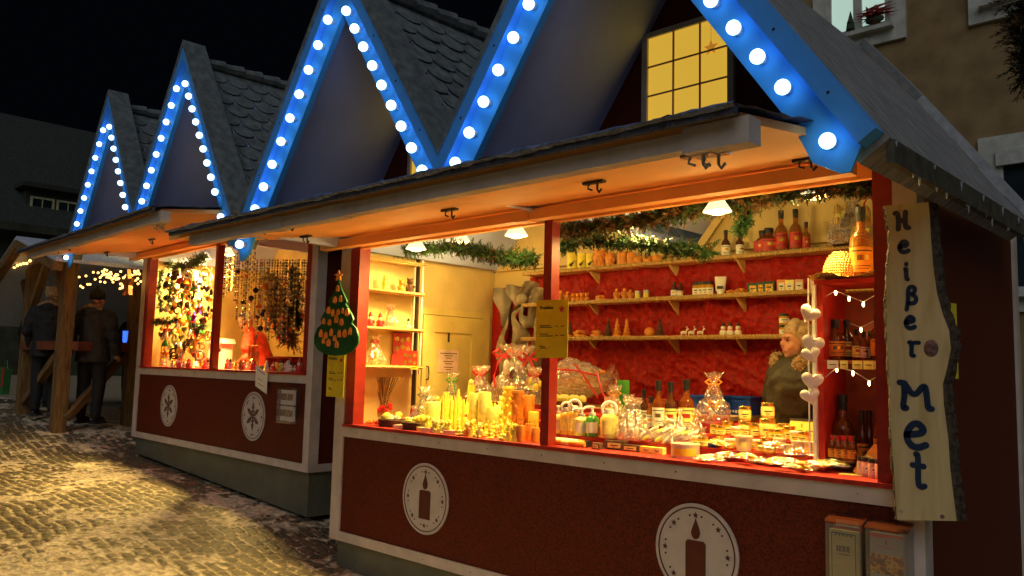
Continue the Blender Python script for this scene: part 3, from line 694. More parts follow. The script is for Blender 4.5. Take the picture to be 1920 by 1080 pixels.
def deer(h):
    def b():
        m = MB().ell((0, 0, h*.45), (h*.32, h*.13, h*.16), 8).tube([(h*.2, 0, h*.5), (h*.3, 0, h*.72)], h*.07, 6).ell((h*.36, 0, h*.76), (h*.13, h*.07, h*.08), 7)
        for x in (-h*.22, h*.2):
            for y in (-h*.07, h*.07): m.tube([(x, y, h*.4), (x*1.1, y, 0)], h*.04, 5)
        for s in (-1, 1): m.tube([(h*.32, s*h*.04, h*.82), (h*.28, s*h*.12, h*.95), (h*.34, s*h*.16, h*1.02)], h*.02, 4).tube([(h*.29, s*h*.1, h*.92), (h*.2, s*h*.14, h)], h*.018, 4)
        return [('figure', m, WHW), ('scarf', MB().tube([(h*.22, -h*.09, h*.56), (h*.27, 0, h*.5), (h*.22, h*.09, h*.56)], h*.03, 5), RIBR)]
    return b
def santa(h, body=RIBR):
    def b():
        return [('coat', MB().lathe([(h*.24, 0), (h*.26, h*.05), (h*.2, h*.35), (h*.12, h*.58)], 10).ell((-h*.2, -h*.08, h*.38), (h*.07, h*.1, h*.13), 6).ell((h*.2, -h*.08, h*.38), (h*.07, h*.1, h*.13), 6), body),
                ('head', MB().ell((0, 0, h*.68), h*.13, 8), SKIN), ('beard', MB().ell((0, -h*.08, h*.58), (h*.13, h*.08, h*.14), 8), WHW), ('hat', MB().lathe([(h*.15, h*.72), (h*.14, h*.78), (h*.08, h*.92), (h*.02, h)], 9), body)]
    return b
def heart_poly(r, n=30): 
    return [(r*.062*16*math.sin(t)**3, r*.062*(13*math.cos(t)-5*math.cos(2*t)-2*math.cos(3*t)-math.cos(4*t))) for t in [2*PI*i/n for i in range(n)]]
def puffheart(mb, c, r, th, mi=0, M=None):
    P = heart_poly(r); n = len(P); vs = []; K = 4
    for y, q in ((-th, .0), (-th*.92, .45), (-th*.6, .8), (0, 1), (th*.6, .8), (th*.92, .45), (th, .0)):
        vs += [(c[0]+x*q, c[1]+y, c[2]+z*q) for x, z in P]
    fs = [(j*n+i, j*n+(i+1) % n, (j+1)*n+(i+1) % n, (j+1)*n+i) for j in range(6) for i in range(n)]
    mb.add(vs, fs, mi, M)
def wrap(h, r, seed, tuft=.2, squash=.8, nk=.78, dx=0):
    """crumpled cellophane gathered at a neck"""
    rg = random.Random(seed); m = MB(); n = 30; k = 16; vs = []; fs = []
    for j in range(k+1):
        v = j/k; z = v*h
        if v < nk: base = r*(1-.75*(v/nk)**2.2)*(.92+.2*math.sin(min(1, v/nk*1.6)*PI))
        else: base = r*(.16+tuft*2.4*((v-nk)/(1-nk)))
        for i in range(n):
            a = 2*PI*i/n; q = base*(1+rg.uniform(-.09, .09)+.10*math.sin(a*7+seed+j*.4))
            vs.append((q*math.cos(a)+dx*v*h, q*squash*math.sin(a), z+rg.uniform(-.012, .012)*h/.3*(1 if 0 < j else 0)))
    for j in range(k):
        for i in range(n): fs.append((j*n+i, j*n+(i+1) % n, (j+1)*n+(i+1) % n, (j+1)*n+i))
    m.add(vs, fs); return m
def bow(z, r, s=1.0, dx=0):
    m = MB()
    for sg in (-1, 1):
        m.tube([(dx, -r*.2, z), (dx+sg*.035*s, -r*.3, z+.03*s), (dx+sg*.06*s, -r*.3, z+.012*s), (dx+sg*.035*s, -r*.35, z-.01*s), (dx, -r*.25, z)], [.004, .010*s, .012*s, .010*s, .004], 6, flat=(1, .4, 1))
        m.tube([(dx, -r*.25, z), (dx+sg*.03*s, -r*.5, z-.05*s), (dx+sg*.045*s, -r*.8, z-.12*s), (dx+sg*.03*s, -r, z-.18*s)], .006*s, 5, flat=(1, .4, 1))
    m.lathe([(r*.2, z-.006), (r*.22, z), (r*.2, z+.006)], 10, 0, Matrix.Translation((dx, 0, 0))); return m
def giftbag(h, r, seed, cont, ribbon=RIBR, sq=.8):
    def b():
        rg = random.Random(seed); c = MB()
        for _ in range(14):
            a = rg.uniform(0, 2*PI); q = rg.uniform(0, .55)*r; z = rg.uniform(.1, .45)*h; s = rg.uniform(.14, .26)*r
            c.ell((q*math.cos(a), q*math.sin(a)*sq, z), (s, s, s*rg.uniform(.7, 1.5)), 7, rg.randrange(len(cont)))
        return [('filling', c, cont), ('cellophane_wrap', wrap(h, r, seed, squash=sq), CELLO), ('bow', bow(h*.78, r*.5, h*2.6), ribbon)]
    return b
def basket(w, d, h):
    def b():
        m = MB(); n = 26
        for k in range(int(h/.011)):
            z = .006+k*.011; q = .86+.14*z/h
            m.tube([(w/2*q*math.copysign(abs(math.cos(t))**.6, math.cos(t)), d/2*q*math.copysign(abs(math.sin(t))**.6, math.sin(t)), z) for t in [2*PI*i/n+.01 for i in range(n+1)]], [.0052+.002*((i+k) % 2) for i in range(n+1)], 5)
        m.box(-w*.4, w*.4, -d*.4, d*.4, .0, .006); return [('weave', m, WICK)]
    return b
def blobs(nm, w, d, z, n, s, mats, seed, kind='ell'):
    rg = random.Random(seed); m = MB()
    for _ in range(n):
        x, y = rg.uniform(-w/2, w/2), rg.uniform(-d/2, d/2); q = s*rg.uniform(.8, 1.2)
        if kind == 'ell': m.ell((x, y, z+rg.uniform(0, s)), (q, q*rg.uniform(.6, 1), q*rg.uniform(.5, .8)), 7, rg.randrange(len(mats)))
        else: m.prism(star_poly(0, 0, q*1.3, 5, .5), -q*.2, q*.2, mi=rg.randrange(len(mats)), M=Matrix.Translation((x, y, z+rg.uniform(0, s))) @ Euler((rg.uniform(0.8, 2.2), rg.uniform(0, 1), rg.uniform(0, 6))).to_matrix().to_4x4())
    return m
STEPS = ((.02, .22, 0), (.22, .37, .055), (.37, .52, .11), (.52, .74, .165))
def onc(px, py, z=CT, F=F1):
    """where a ray meets the stepped display on the counter"""
    best = None
    for a, b, h in STEPS:
        q = at(px, py, 'z', z+h, F); y = min(max(q.y, a+.03), b-.03); e = abs(q.y-y)
        if best is None or e < best[0]-1e-6: best = (e, px, y, z+h)
    q = at(px, py, 'y', best[2], F); return Vector((q.x, best[2], best[3]))
def place(key, build, name, label, cat, p, hpx=None, href=None, F=F1, group=None, rz=None, sc=1):
    if hpx: sc = hpx*depth(F @ Vector(p))/FOC/href
    return spawn(key, build, name, label, cat, p, F, rz if rz is not None else .5, group, sc)
def on_shelf(items, z, y, default_group=None):
    for (key, build, name, px, hpx, href, label, cat, grp, rz) in items:
        p = at(px, 0, 'y', y); 
        # the column px meets the shelf plane y=const ; solve x from the pixel column at height z
        lo, hi = -1, 6
        for _ in range(40):
            md = (lo+hi)/2; D_ = Vector((md, y, z))-CAM; u = 960+FOC*D_.dot(_r)/D_.dot(_f)
            if u < px: lo = md
            else: hi = md
        place(key, build, name, label, cat, (lo, y, z), hpx, href, group=grp, rz=rz)
ordn = ['first', 'second', 'third', 'fourth', 'fifth', 'sixth', 'seventh', 'eighth', 'ninth', 'tenth', 'eleventh', 'twelfth']

# ---- lamps
LAMPS1 = [(780, 467, .20), (865, 455, .75), (968, 442, .20), (1215, 410, .55), (1345, 397, .20), (1525, 368, .20)]
def lampgeo():
    sh = MB().lathe([(.018, .085), (.03, .08), (.045, .05), (.065, .02), (.078, 0), (.074, .0), (.060, .02), (.04, .05), (.02, .07)], 20)
    b = MB().ell((0, 0, .008), (.055, .055, .026), 12)
    c = MB().tube([(0, 0, .08), (.01, 0, .16), (0, .02, .30)], .004, 5)
    return [('shade', sh, SHADE), ('bulb', b, WBULB), ('cord', c, BLK)]
def lamp(x, y, z, F, label, group, W_=125, WP=17):
    spawn('lamp', lampgeo, 'pendant_lamp', label, 'lamp', (x, y, z), F, group=group)
    for typ, e, aim in (('SPOT', W_, (0, -.55, -.83)), ('POINT', WP, (0, 0, -1))):
        l = bpy.data.lights.new('lamp_light', typ); l.energy = e; l.color = (1, .69, .20); l.shadow_soft_size = .10
        if typ == 'SPOT': l.spot_size = math.radians(125); l.spot_blend = .5
        o = link('lamp_light', l); o.matrix_world = F @ Matrix.Translation((x, y, z-.035)) @ Vector(aim).to_track_quat('-Z', 'Y').to_matrix().to_4x4()
for k, (px, py, y) in enumerate(LAMPS1):
    p = at(px, py, 'y', y)
    lamp(p.x, p.y, p.z, F1, ['white bell lamp above the left shelf rack', 'white bell lamp deep behind the garland above the door', 'white bell lamp just left of the red middle post', 'white bell lamp half hidden in the garland right of the middle post', 'white bell lamp between garland and the two dark bottles', 'white bell lamp above the wrapped basket at the right end'][k], 'bell lamps in the candle stall')
for k, (px, py, y) in enumerate([(327, 478, .8), (385, 485, .7), (428, 478, .35)]):
    p = at(px, py, 'y', y, F2)
    lamp(p.x, p.y, p.z, F2, ['small bright lamp in the fir garland of the farther stall', 'white bell lamp left of the middle post of the farther stall', 'white bell lamp right of the middle post of the farther stall'][k], 'bell lamps in the ornament stall', [190, 420, 700][k], 14)

# ---- red velvet cloth
def vel(u, v):
    x = .52+3.62*u; z = .95+1.375*v; f = math.sin(x*2*PI/.55+.5*math.sin(z*3))
    cr_ = lambda a, b, s_: max(0, 1-5.5*abs(noise.noise((x*a+s_, s_, z*b+.4*x*a))))
    return (x, 1.632-.03*max(0, f)**6*(.4+v)-.018*cr_(3, 2, 1)-.016*cr_(5, 3.1, 5)-.011*cr_(10, 7, 9)-.008*cr_(17, 13, 3)-.006*noise.noise((x*30, 1, z*30)), z)
single('backdrop_cloth', MB().sheet(330, 130, vel), REDCL, 'crushed red velvet cloth hanging behind the back shelves', 'cloth')
single('backdrop_cloth', MB().sheet(40, 60, lambda u, v: (.06+.45*u, 1.632-.012*math.sin(u*14)-.015*abs(noise.noise((u*4, 3, v*5))), .95+1.3*v)), REDCL, 'narrow red cloth behind the silver ribbons, right of the door', 'cloth')
# ---- silver ribbons
rb = MB()
for pts, w in (([(.25, 2.22), (.33, 1.95), (.28, 1.7), (.36, 1.45)], .055), ([(.62, 2.26), (.52, 2.08), (.42, 1.98), (.5, 1.8), (.45, 1.5)], .06), ([(.72, 2.2), (.66, 1.95), (.72, 1.75), (.66, 1.42)], .06), ([(.40, 2.24), (.52, 2.0), (.62, 1.86)], .05)):
    n = 24
    def rf(u, v, pts=pts, w=w):
        t = v*(len(pts)-1); i = min(int(t), len(pts)-2); f = t-i; f = f*f*(3-2*f)
        x = pts[i][0]*(1-f)+pts[i+1][0]*f; z = pts[i][1]*(1-(t-i))+pts[i+1][1]*(t-i)
        return (x+(u-.5)*2*w, 1.54-.05*math.sin(v*9+u*4)-.02*math.sin(u*9+v*20), z+.02*math.sin(u*3))
    rb.sheet(8, 40, rf)
rb.ell((.55, 1.5, 2.12), (.07, .04, .05), 10)
single('ribbon_bow', rb, SILV, 'large silver grey organza ribbons hanging beside the door', 'ribbon')

# ---- fir garlands
def fir(path, R, n, seed, droop=.3, L=.045, w=.0022, brown=.25):
    rg = random.Random(seed); m = MB(); P = [Vector(p) for p in path]; k = len(P)-1
    m.tube(P, .008, 5, 2)
    for q in range(n):
        t = rg.random()*k; i = min(int(t), k-1); c = P[i].lerp(P[i+1], t-i); ax = (P[i+1]-P[i]).normalized()
        d = Vector((rg.gauss(0, 1), rg.gauss(0, 1), rg.gauss(0, 1)-droop)).normalized(); d = (d+ax*rg.uniform(-.6, .6)).normalized()
        ln = R*rg.uniform(.35, 1.15); tip = c+d*ln; mi = 1 if rg.random() < brown else 0
        sd = d.orthogonal().normalized(); s2 = d.cross(sd)
        m.add([c+sd*.002, c-sd*.002, tip], [(0, 1, 2)], 2)
        nn = int(6+ln/.008)
        for j in range(nn):
            b = c+d*ln*(j+.5)/nn; a = rg.uniform(0, 2*PI); o = sd*math.cos(a)+s2*math.sin(a)
            e = b+(o+d*.9).normalized()*L*rg.uniform(.5, .85)*(.6+.5*(1-j/nn)); ww = o.cross(d).normalized()*w
            m.add([b-ww, b+ww, e+ww*.4, e-ww*.4], [(0, 1, 2, 3)], mi)
    return m
def pathpx(L_, F=F1): return [at(a, b, 'y', c, F) for a, b, c in L_]
def garland(L_, R, n, seed, label, F=F1, **k):
    single('fir_garland', fir(pathpx(L_, F), R, int(n*2.8), seed, w=.0036, **k), [NEED, NEED2, TWIG], label, 'garland', F=F, flat=True)
garland([(715, 470, .5), (790, 466, .5), (850, 462, .5), (890, 468, .45), (930, 478, .45), (965, 482, .4), (1003, 484, .35)], .085, 330, 1, 'green fir garland drooping between the left lamps and the middle post', brown=.08)
garland([(1045, 432, .3), (1090, 428, .3), (1150, 418, .3), (1210, 408, .3), (1270, 396, .3), (1330, 386, .3), (1390, 378, .3), (1450, 370, .3)], .09, 420, 2, 'brownish fir garland running along the top beam right of the middle post', brown=.6)
garland([(1045, 462, .5), (1110, 448, .5), (1170, 452, .5), (1230, 460, .5), (1280, 468, .5), (1335, 470, .5)], .075, 230, 3, 'green fir garland drooping above the round orange candles', brown=.1)
garland([(1398, 385, .4), (1396, 410, .4), (1388, 432, .4)], .06, 60, 4, 'small fir sprig hanging beside the two dark bottles', brown=.1)
garland([(1450, 366, .15), (1520, 358, .15), (1590, 352, .15), (1640, 352, .15)], .06, 150, 5, 'fir garland over the lamp at the right end of the opening', brown=.4)
# ------------------------------------------------------------------ goods of the candle stall
G1 = 'goods on the back shelves'
ZT, ZM, ZL = 2.336, 2.066, 1.776
pil = ('pilY', pillar(.12, .034, YEL, DARKP), 'pillar_candle')
top = []
for i, px in enumerate((1073, 1091, 1107)): top.append((*pil, px, 34-i*2, .12, ['yellow pillar candle with dark print, leftmost on the top shelf', 'yellow pillar candle with dark print, middle of the three on the top shelf', 'yellow pillar candle with dark print beside the carved orange block candle'][i], 'candle', G1, .7))
top += [('carv', carved(.12, .042, ORW), 'carved_candle', 1125, 35, .12, 'tall carved orange block candle on the top shelf', 'candle', G1, .5),
        ('carv', None, 'carved_candle', 1143, 28, .12, 'shorter carved orange block candle on the top shelf', 'candle', G1, 1.5),
        ('pilO', pillar(.12, .04, ORW), 'pillar_candle', 1166, 29, .12, 'smooth orange pillar candle standing alone on the top shelf', 'candle', G1, 0),
        ('pilO', None, 'pillar_candle', 1183, 25, .12, 'orange pillar candle just left of the round candles', 'candle', G1, 0)]
for i, px in enumerate((1196, 1214, 1232)): top.append(('ballO', ball(.05, ORW), 'ball_candle', px, 19, .10, ['round orange candle nearest the pillar candles', 'round orange candle between two others', 'round orange candle, rightmost of the three'][i], 'candle', G1, 0))
bB = bottle(.24, .037, DKGL, BLK, .35, .36)
top += [('botD', bB, 'dark_bottle', 1361, 53, .24, 'dark bottle left of the fir sprig on the top shelf', 'bottle', G1, .6), ('botD', None, 'dark_bottle', 1387, 50, .24, 'dark bottle right of the fir sprig on the top shelf', 'bottle', G1, .9),
        ('botS', bottle(.17, .062, AMBER, BLK, .45, .34, REDP), 'squat_bottle', 1431, 46, .17, 'squat dark amber bottle, front one of the pair on the top shelf', 'bottle', G1, .5), ('botS', None, 'squat_bottle', 1442, 50, .17, 'squat dark amber bottle, right one of the pair on the top shelf', 'bottle', G1, .8),
        ('botR', bottle(.33, .045, ROSE, BLK, .36, .36, REDP), 'tall_bottle', 1465, 82, .33, 'tall pink tinted bottle next to the squat bottles', 'bottle', G1, .5), ('botR', None, 'tall_bottle', 1492, 82, .33, 'second tall pink tinted bottle, under the right lamp', 'bottle', G1, .8),
        ('botR', None, 'tall_bottle', 1512, 56, .33, 'short pink tinted bottle beside the wrapped basket', 'bottle', G1, .8)]
CK = {}
def norm(items):
    out = []
    for t in items:
        t = list(t)
        if t[1] is None: t[1] = CK[t[0]]
        else: CK[t[0]] = t[1]
        out.append(tuple(t))
    return out
on_shelf(norm(top), ZT, 1.53)
mid = []
for i, (px, h) in enumerate(((1051, 27), (1064, 24), (1075, 19), (1083, 19), (1091, 19), (1100, 19))):
    mid.append(('angO' if i < 2 else 'bearO', angel(.1, ORW) if i < 2 else bear(.1, ORW), 'figure_candle', px, h, .1, 'orange %s candle, %s from the post on the middle shelf' % ('angel' if i < 2 else 'bear', ordn[i]), 'candle', G1, rnd(.3, .9)))
mid += [('nest', nest(.05, ORW), 'figure_candle', 1127, 12, .05, 'low orange cluster candle on the middle shelf', 'candle', G1, 0),
        ('angO', None, 'figure_candle', 1156, 25, .1, 'orange angel candle left of its twin near the grey tins', 'candle', G1, .5), ('angO', None, 'figure_candle', 1171, 25, .1, 'orange angel candle in the middle near the grey tins', 'candle', G1, .8), ('angO', None, 'figure_candle', 1182, 22, .1, 'small orange angel candle touching the grey tins', 'candle', G1, .6),
        ('tinG', tin(.08, .028, TIN), 'tin', 1196, 17, .08, 'left grey tin on the middle shelf', 'tin', G1, .4), ('tinG', None, 'tin', 1212, 18, .08, 'right grey tin on the middle shelf', 'tin', G1, .4),
        ('jarD', bottle(.1, .02, DKGL, BLK, .4, .3), 'small_bottle', 1264, 31, .1, 'small dark bottle below the fir garland on the middle shelf', 'bottle', G1, .5), ('jarD', None, 'small_bottle', 1275, 27, .1, 'smaller dark bottle right beside the other on the middle shelf', 'bottle', G1, .5)]
for i, px in enumerate((1305, 1314, 1322, 1331)): mid.append(('jarS', jar(.1, .024, HONEY, BLK), 'small_jar', px, 29, .1, 'small honey jar with black lid, %s in the row of four' % ordn[i], 'jar', G1, .5))
mid += [('tubeC', tubec(.13, .03), 'cream_tube', 1351, 37, .13, 'white cream tube standing on its cap on the middle shelf', 'tube', G1, .4),
        ('ballF', nest(.05, ORW), 'figure_candle', 1371, 10, .05, 'flat orange soap lump right of the white tube', 'soap', G1, 1), ('nest2', nest(.05, ORW), 'figure_candle', 1389, 18, .075, 'stack of orange soaps left of the green tins', 'soap', G1, 2)]
for i, (px, h) in enumerate(((1413, 21), (1430, 22), (1443, 23))): mid.append(('boxG', cube(.075, .06, .08, DGRN, GOLD), 'green_tin', px, h, .08, 'dark green tea tin, %s of three on the middle shelf' % ['left', 'middle', 'right'][i], 'tin', G1, .3))
for i, (px, h, m_, l) in enumerate(((1466, 25, ORW, 'orange'), (1481, 24, YELW, 'pale yellow'), (1499, 24, PINK, 'pale pink'), (1527, 24, PINK, 'pink'))): mid.append(('boxP%d' % i, cube(.055, .04, .085, m_, PAPER), 'soap_box', px, h, .085, l+' soap box standing on the middle shelf'+(' next to the red cabinet' if i == 3 else ''), 'box', G1, .3))
on_shelf(norm(mid), ZM, 1.53)
low = [('nestB', nest(.055, ORW), 'figure_candle', 1064, 15, .06, 'cauliflower shaped orange candle nearest the yellow price sheet', 'candle', G1, 0), ('nestB', None, 'figure_candle', 1088, 15, .06, 'second cauliflower shaped orange candle on the low shelf', 'candle', G1, 1), ('nestB', None, 'figure_candle', 1119, 15, .06, 'third cauliflower shaped orange candle, left of the straw tree', 'candle', G1, 2),
       ('strT', treec(.15, WICK, 6), 'straw_tree', 1068, 34, .15, 'dark bristly tree behind the first cauliflower candle', 'ornament', G1, 0), ('strT', None, 'straw_tree', 1140, 36, .15, 'dark bristly tree left of the two golden tree candles', 'ornament', G1, 0), ('strT', None, 'straw_tree', 1237, 36, .15, 'dark bristly tree right of the orange ball candle', 'ornament', G1, 0),
       ('treG', treec(.15, ORW, 5), 'tree_candle', 1157, 37, .15, 'golden fir tree candle, left one of two', 'candle', G1, 0), ('treG', None, 'tree_candle', 1175, 36, .15, 'golden fir tree candle, right one of two', 'candle', G1, 1),
       ('ballO', None, 'ball_candle', 1218, 20, .10, 'orange ball candle on the low shelf', 'candle', G1, 0)]
for i, px in enumerate((1282, 1296, 1313)): low.append(('deer', deer(.07), 'reindeer_figure', px, 20, .07, 'small white reindeer with red scarf, %s of three' % ['left', 'middle', 'right'][i], 'figurine', G1, .4))
for i, px in enumerate((1356, 1369, 1384)): low.append(('snom', snowman(.1), 'snowman_figure', px, 27, .1, 'small snowman with dark hat, %s of three' % ['left', 'middle', 'right'][i], 'figurine', G1, .4))
on_shelf(norm(low), ZL, 1.53)
p = at(1466, 628, 'z', ZL); 
for i in (0, 1): place('jarT', jar(.09, .043, HONEY, DGRN), 'honey_jar', ['honey jar, lower of the stacked two on the low shelf', 'honey jar, upper of the stacked two on the low shelf'][i], 'jar', (2.93, 1.53, ZL+.076*i), sc=.83, group=G1)

# left rack
G2 = 'figures on the left rack'
def rack(z, items):
    for (key, b, name, px, hpx, href, label, cat) in norm([(*t,) for t in items]):
        lo, hi = .0, 1.2
        for _ in range(40):
            md = (lo+hi)/2; D_ = Vector((.11, md, z))-CAM; u = 960+FOC*D_.dot(_r)/D_.dot(_f)
            if u < px: lo = md
            else: hi = md
        place(key, b, name, label, cat, (.11, lo, z), hpx, href, group=G2, rz=1.2)
rack(2.111, [('angY', angel(.1, YEL), 'angel_figure', 722, 32, .1, 'yellow angel figure alone on its rack shelf', 'figurine'), ('bearO', None, 'bear_figure', 752, 26, .1, 'brown orange bear figure at the back end of the rack', 'figurine'), ('bearD', bear(.1, WICK), 'bear_figure', 768, 30, .1, 'dark bear figure at the back end of the rack', 'figurine')])
rack(1.811, [('sant', santa(.12), 'santa_figure', 694, 30, .12, 'red coated figure nearest the red post on the rack', 'figurine'), ('sant', None, 'santa_figure', 712, 29, .12, 'small white and red santa figure on the rack', 'figurine'), ('snow2', snowman(.1), 'snowman_figure', 765, 22, .1, 'small white figure at the end of the rack shelf', 'figurine')])
place('bagA', giftbag(.2, .055, 3, [WHW, PAPER]), 'gift_bag', 'clear bag of white sweets on the third rack shelf', 'gift bag', (.11, .42, 1.811), group=G2)
place('bagB', giftbag(.24, .075, 5, [YELW, ORW, WHW]), 'gift_bag', 'clear wrapped jar of biscuits on the lowest rack shelf', 'gift bag', (.12, .27, 1.511), group=G2)
cup = cube(.13, .13, .115, mat('red gift carton', (.45, .03, .015), .5), None)
def starbox(w, h):
    def b():
        o = cup.__call__() if False else [('box_body', MB().box(-w/2, w/2, -.03, .03, 0, h), mat('red gift carton', (.45, .03, .015), .5))]
        s = MB()
        for i in range(6):
            cx_, cz_ = (-.3+.3*(i % 3))*w, (.3+.38*(i//3))*h+(.04*h if i % 2 else -.04*h); s.prism([(cx_+.13*w*math.cos(PI*t/5), cz_+.13*w*math.sin(PI*t/5)) for t in range(10)], -.0312, -.0302)
        return o+[('print', s, GOLD)]
    return b
place('sbox', starbox(.15, .17), 'gift_box', 'red gift box with gold discs, upper one behind on the rack', 'box', (.09, .56, 1.512+.10), rz=1.1, group=G2)
place('sbox2', starbox(.13, .13), 'gift_box', 'red gift box with gold discs, lower one in front on the rack', 'box', (.125, .615, 1.512), rz=1.1, group=G2)
place('sbox3', cube(.10, .05, .098, mat('red gift carton', (.45, .03, .015), .5), None), 'gift_box', 'plain red gift box supporting the upper box on the rack', 'box', (.085, .52, 1.512), rz=1.1, group=G2)
single('price_tag', MB().box(-.035, .035, -.001, .001, 0, .03).box(-.02, .02, -.002, -.0011, .012, .016, 1), [mat('neon yellow card', (.75, .85, .05), .5), DARKP], 'neon yellow price tag on the edge of the lowest rack shelf', 'price tag', (.21, .60, 1.49), rz=1.2)

# counter, left part -------------------------------------------------
G3 = 'candles and gifts on the counter'
st = MB(); rg = random.Random(4)
for _ in range(60):
    a = rg.uniform(-.35, .5); b_ = rg.uniform(-.3, .3); st.tube([(rg.uniform(-.02, .02), 0, 0), (a*.12, b_*.1, .12), (a*.33, b_*.2, .27)], .0022, 4, rg.randrange(2))
for _ in range(14): st.ell((rg.uniform(-.07, .07), rg.uniform(-.05, .05), rg.uniform(.0, .05)), .018, 6, 2)
single('straw_posy', st, [STRAW, WICK, RIBR], 'bunch of dry straw with red flowers at the left end of the counter', 'posy', onc(697, 778)+Vector((0, .12, .03)), rz=.4)
for i, (px, py) in enumerate(((733, 800), (779, 806))):
    q = onc(px, py); place('bask%d' % i, basket(.19, .13, .055), 'wicker_basket', ['dark wicker tray of yellow wax fruits, leftmost on the counter', 'dark wicker tray beside the first, nearer the candles'][i], 'basket', q, group=G3, rz=.2)
    for j in range(9): place('wfru%d' % (j % 3), [nest(.03, YELW), ball(.028, YEL), nest(.027, WHW)][j % 3], 'wax_fruit', 'small yellow wax piece heaped in the %s wicker tray' % ['leftmost', 'second'][i], 'wax fruit', (q.x+rnd(-.075, .075), q.y+rnd(-.045, .045), CT+.042+rnd(0, .015)), rz=rnd(0, 6), group='wax pieces in the %s tray' % ['leftmost', 'second'][i])
place('fl_r', lambda: [('flower', blobs('f', .12, .08, .02, 24, .018, [RIBR, ORW], 8), [RIBR, ORW])], 'flower_posy', 'red and orange dried flowers by the left red post', 'posy', onc(697, 802)+Vector((0, .03, 0)), group=G3)
soap = lambda m1: (lambda: [('bar', MB().prism([(-.05, -.03), (.05, -.03), (.056, 0), (.05, .03), (-.05, .03), (-.056, 0)], 0, .028, 'z'), m1), ('label', MB().box(-.03, .03, -.018, .018, .0282, .0295), PAPER)])
for i, (px, py) in enumerate(((752, 812), (795, 816), (806, 812), (828, 818), (848, 820))): place('soap%d' % (i % 2), soap([PINK, YELW][i % 2]), 'wrapped_soap', '%s flat wrapped soap from the left along the counter edge' % ordn[i], 'soap', onc(px, py), rz=rnd(-.3, .6), group=G3)
for i, (px, py, h, r, l) in enumerate(((793, 800, .30, .09, 'shiny clear bag of sweets above the wicker trays'), (775, 795, .16, .06, 'small shiny clear bag behind the wicker trays'), (846, 770, .30, .08, 'clear gift bag with green ribbon behind the tapers'), (808, 800, .24, .055, 'narrow glittering gift bag left of the white candle'))):
    place('gbag%d' % i, giftbag(h, r, 11+i, [WHW, YELW, SILV], [SILV, RIBR, GRNL, SILV][i]), 'gift_bag', l, 'gift bag', onc(px, py)+Vector((-.05, .05, 0)), group=G3)
place('pw1', pillar(.19, .062, YELW), 'pillar_candle', 'pale greenish pillar candle left of the yellow tapers', 'candle', onc(812, 806), 52, .19, group=G3)
for i, (px, top_, bot) in enumerate(((833, 735, 812), (845, 738, 806), (858, 735, 800), (828, 745, 816), (868, 742, 806), (838, 742, 800), (852, 744, 812))):
    place('tap', taper(.25, .014, YEL), 'taper_candle', 'slim yellow taper candle in the cluster of seven behind the small figures', 'candle', onc(px, bot), bot-top_, .25, group='yellow tapers')
for i, (px, t, b_, m_, r, l) in enumerate(((883, 716, 770, YEL, .028, 'tall slim yellow pillar candle in front of the red gift box'), (890, 740, 800, YELW, .045, 'short thick yellow pillar candle, left of a pair'), (907, 742, 806, YELW, .045, 'short thick yellow pillar candle, right of a pair'), (952, 724, 800, YEL, .042, 'tallest carved yellow candle before the wrapped basket'), (990, 737, 800, ORW, .04, 'plain orange pillar candle close to the middle post'), (969, 736, 808, ORW, .045, 'carved orange candle with round relief'), (925, 764, 800, YELW, .05, 'squat yellow candle with pointed top'), (1000, 772, 806, YEL, .035, 'squat green yellow candle touching the middle post'))):
    h = (b_-t)*depth(onc(px, b_))/FOC
    place('pc%d' % i, (carved if i in (3, 5) else pillar)(h, r, m_), 'pillar_candle', l, 'candle', onc(px, b_), group=G3)
for i, (px, b_, h) in enumerate(((975, 828, .10), (992, 826, .105), (1003, 829, .09), (880, 822, .06))):
    place('po%d' % i, pillar(h, .028, ORW), 'pillar_candle', ['orange pillar candle at the counter edge, left of the middle post', 'tallest orange pillar candle at the edge by the middle post', 'orange pillar candle touching the middle post at the edge', 'short brown orange candle among the small yellow figures'][i], 'candle', onc(px, b_), group=G3)
# crowd of small figures
rg = random.Random(12); pts = []
tries = 0
while len(pts) < 135 and tries < 6000:
    tries += 1; x = rg.uniform(790, 968); t = (x-790)/178; y = rg.uniform(762+8*t, 815+17*t)
    q = onc(x, y)
    if all((q-o).length > .0295 for o in pts): pts.append(q)
for i, q in enumerate(pts):
    k = rg.randrange(4); key = ['cfA', 'cfB', 'cfT', 'cfN'][k]
    b = {'cfA': angel(.08, YEL), 'cfB': bear(.07, YELW), 'cfT': treec(.09, YEL, 4), 'cfN': nest(.028, YELW)}[key]
    spawn(key, b, ['angel_candle', 'bear_candle', 'tree_candle', 'flower_candle'][k], 'small yellow wax %s in the dense crowd left of the middle post' % ['angel', 'bear', 'fir tree', 'flower'][k], 'candle', q, F1, rg.uniform(0, 1.5), ['crowd of small wax angels', 'crowd of small wax bears', 'crowd of small wax trees', 'crowd of small wax flowers'][k], rg.uniform(1.0, 1.45))
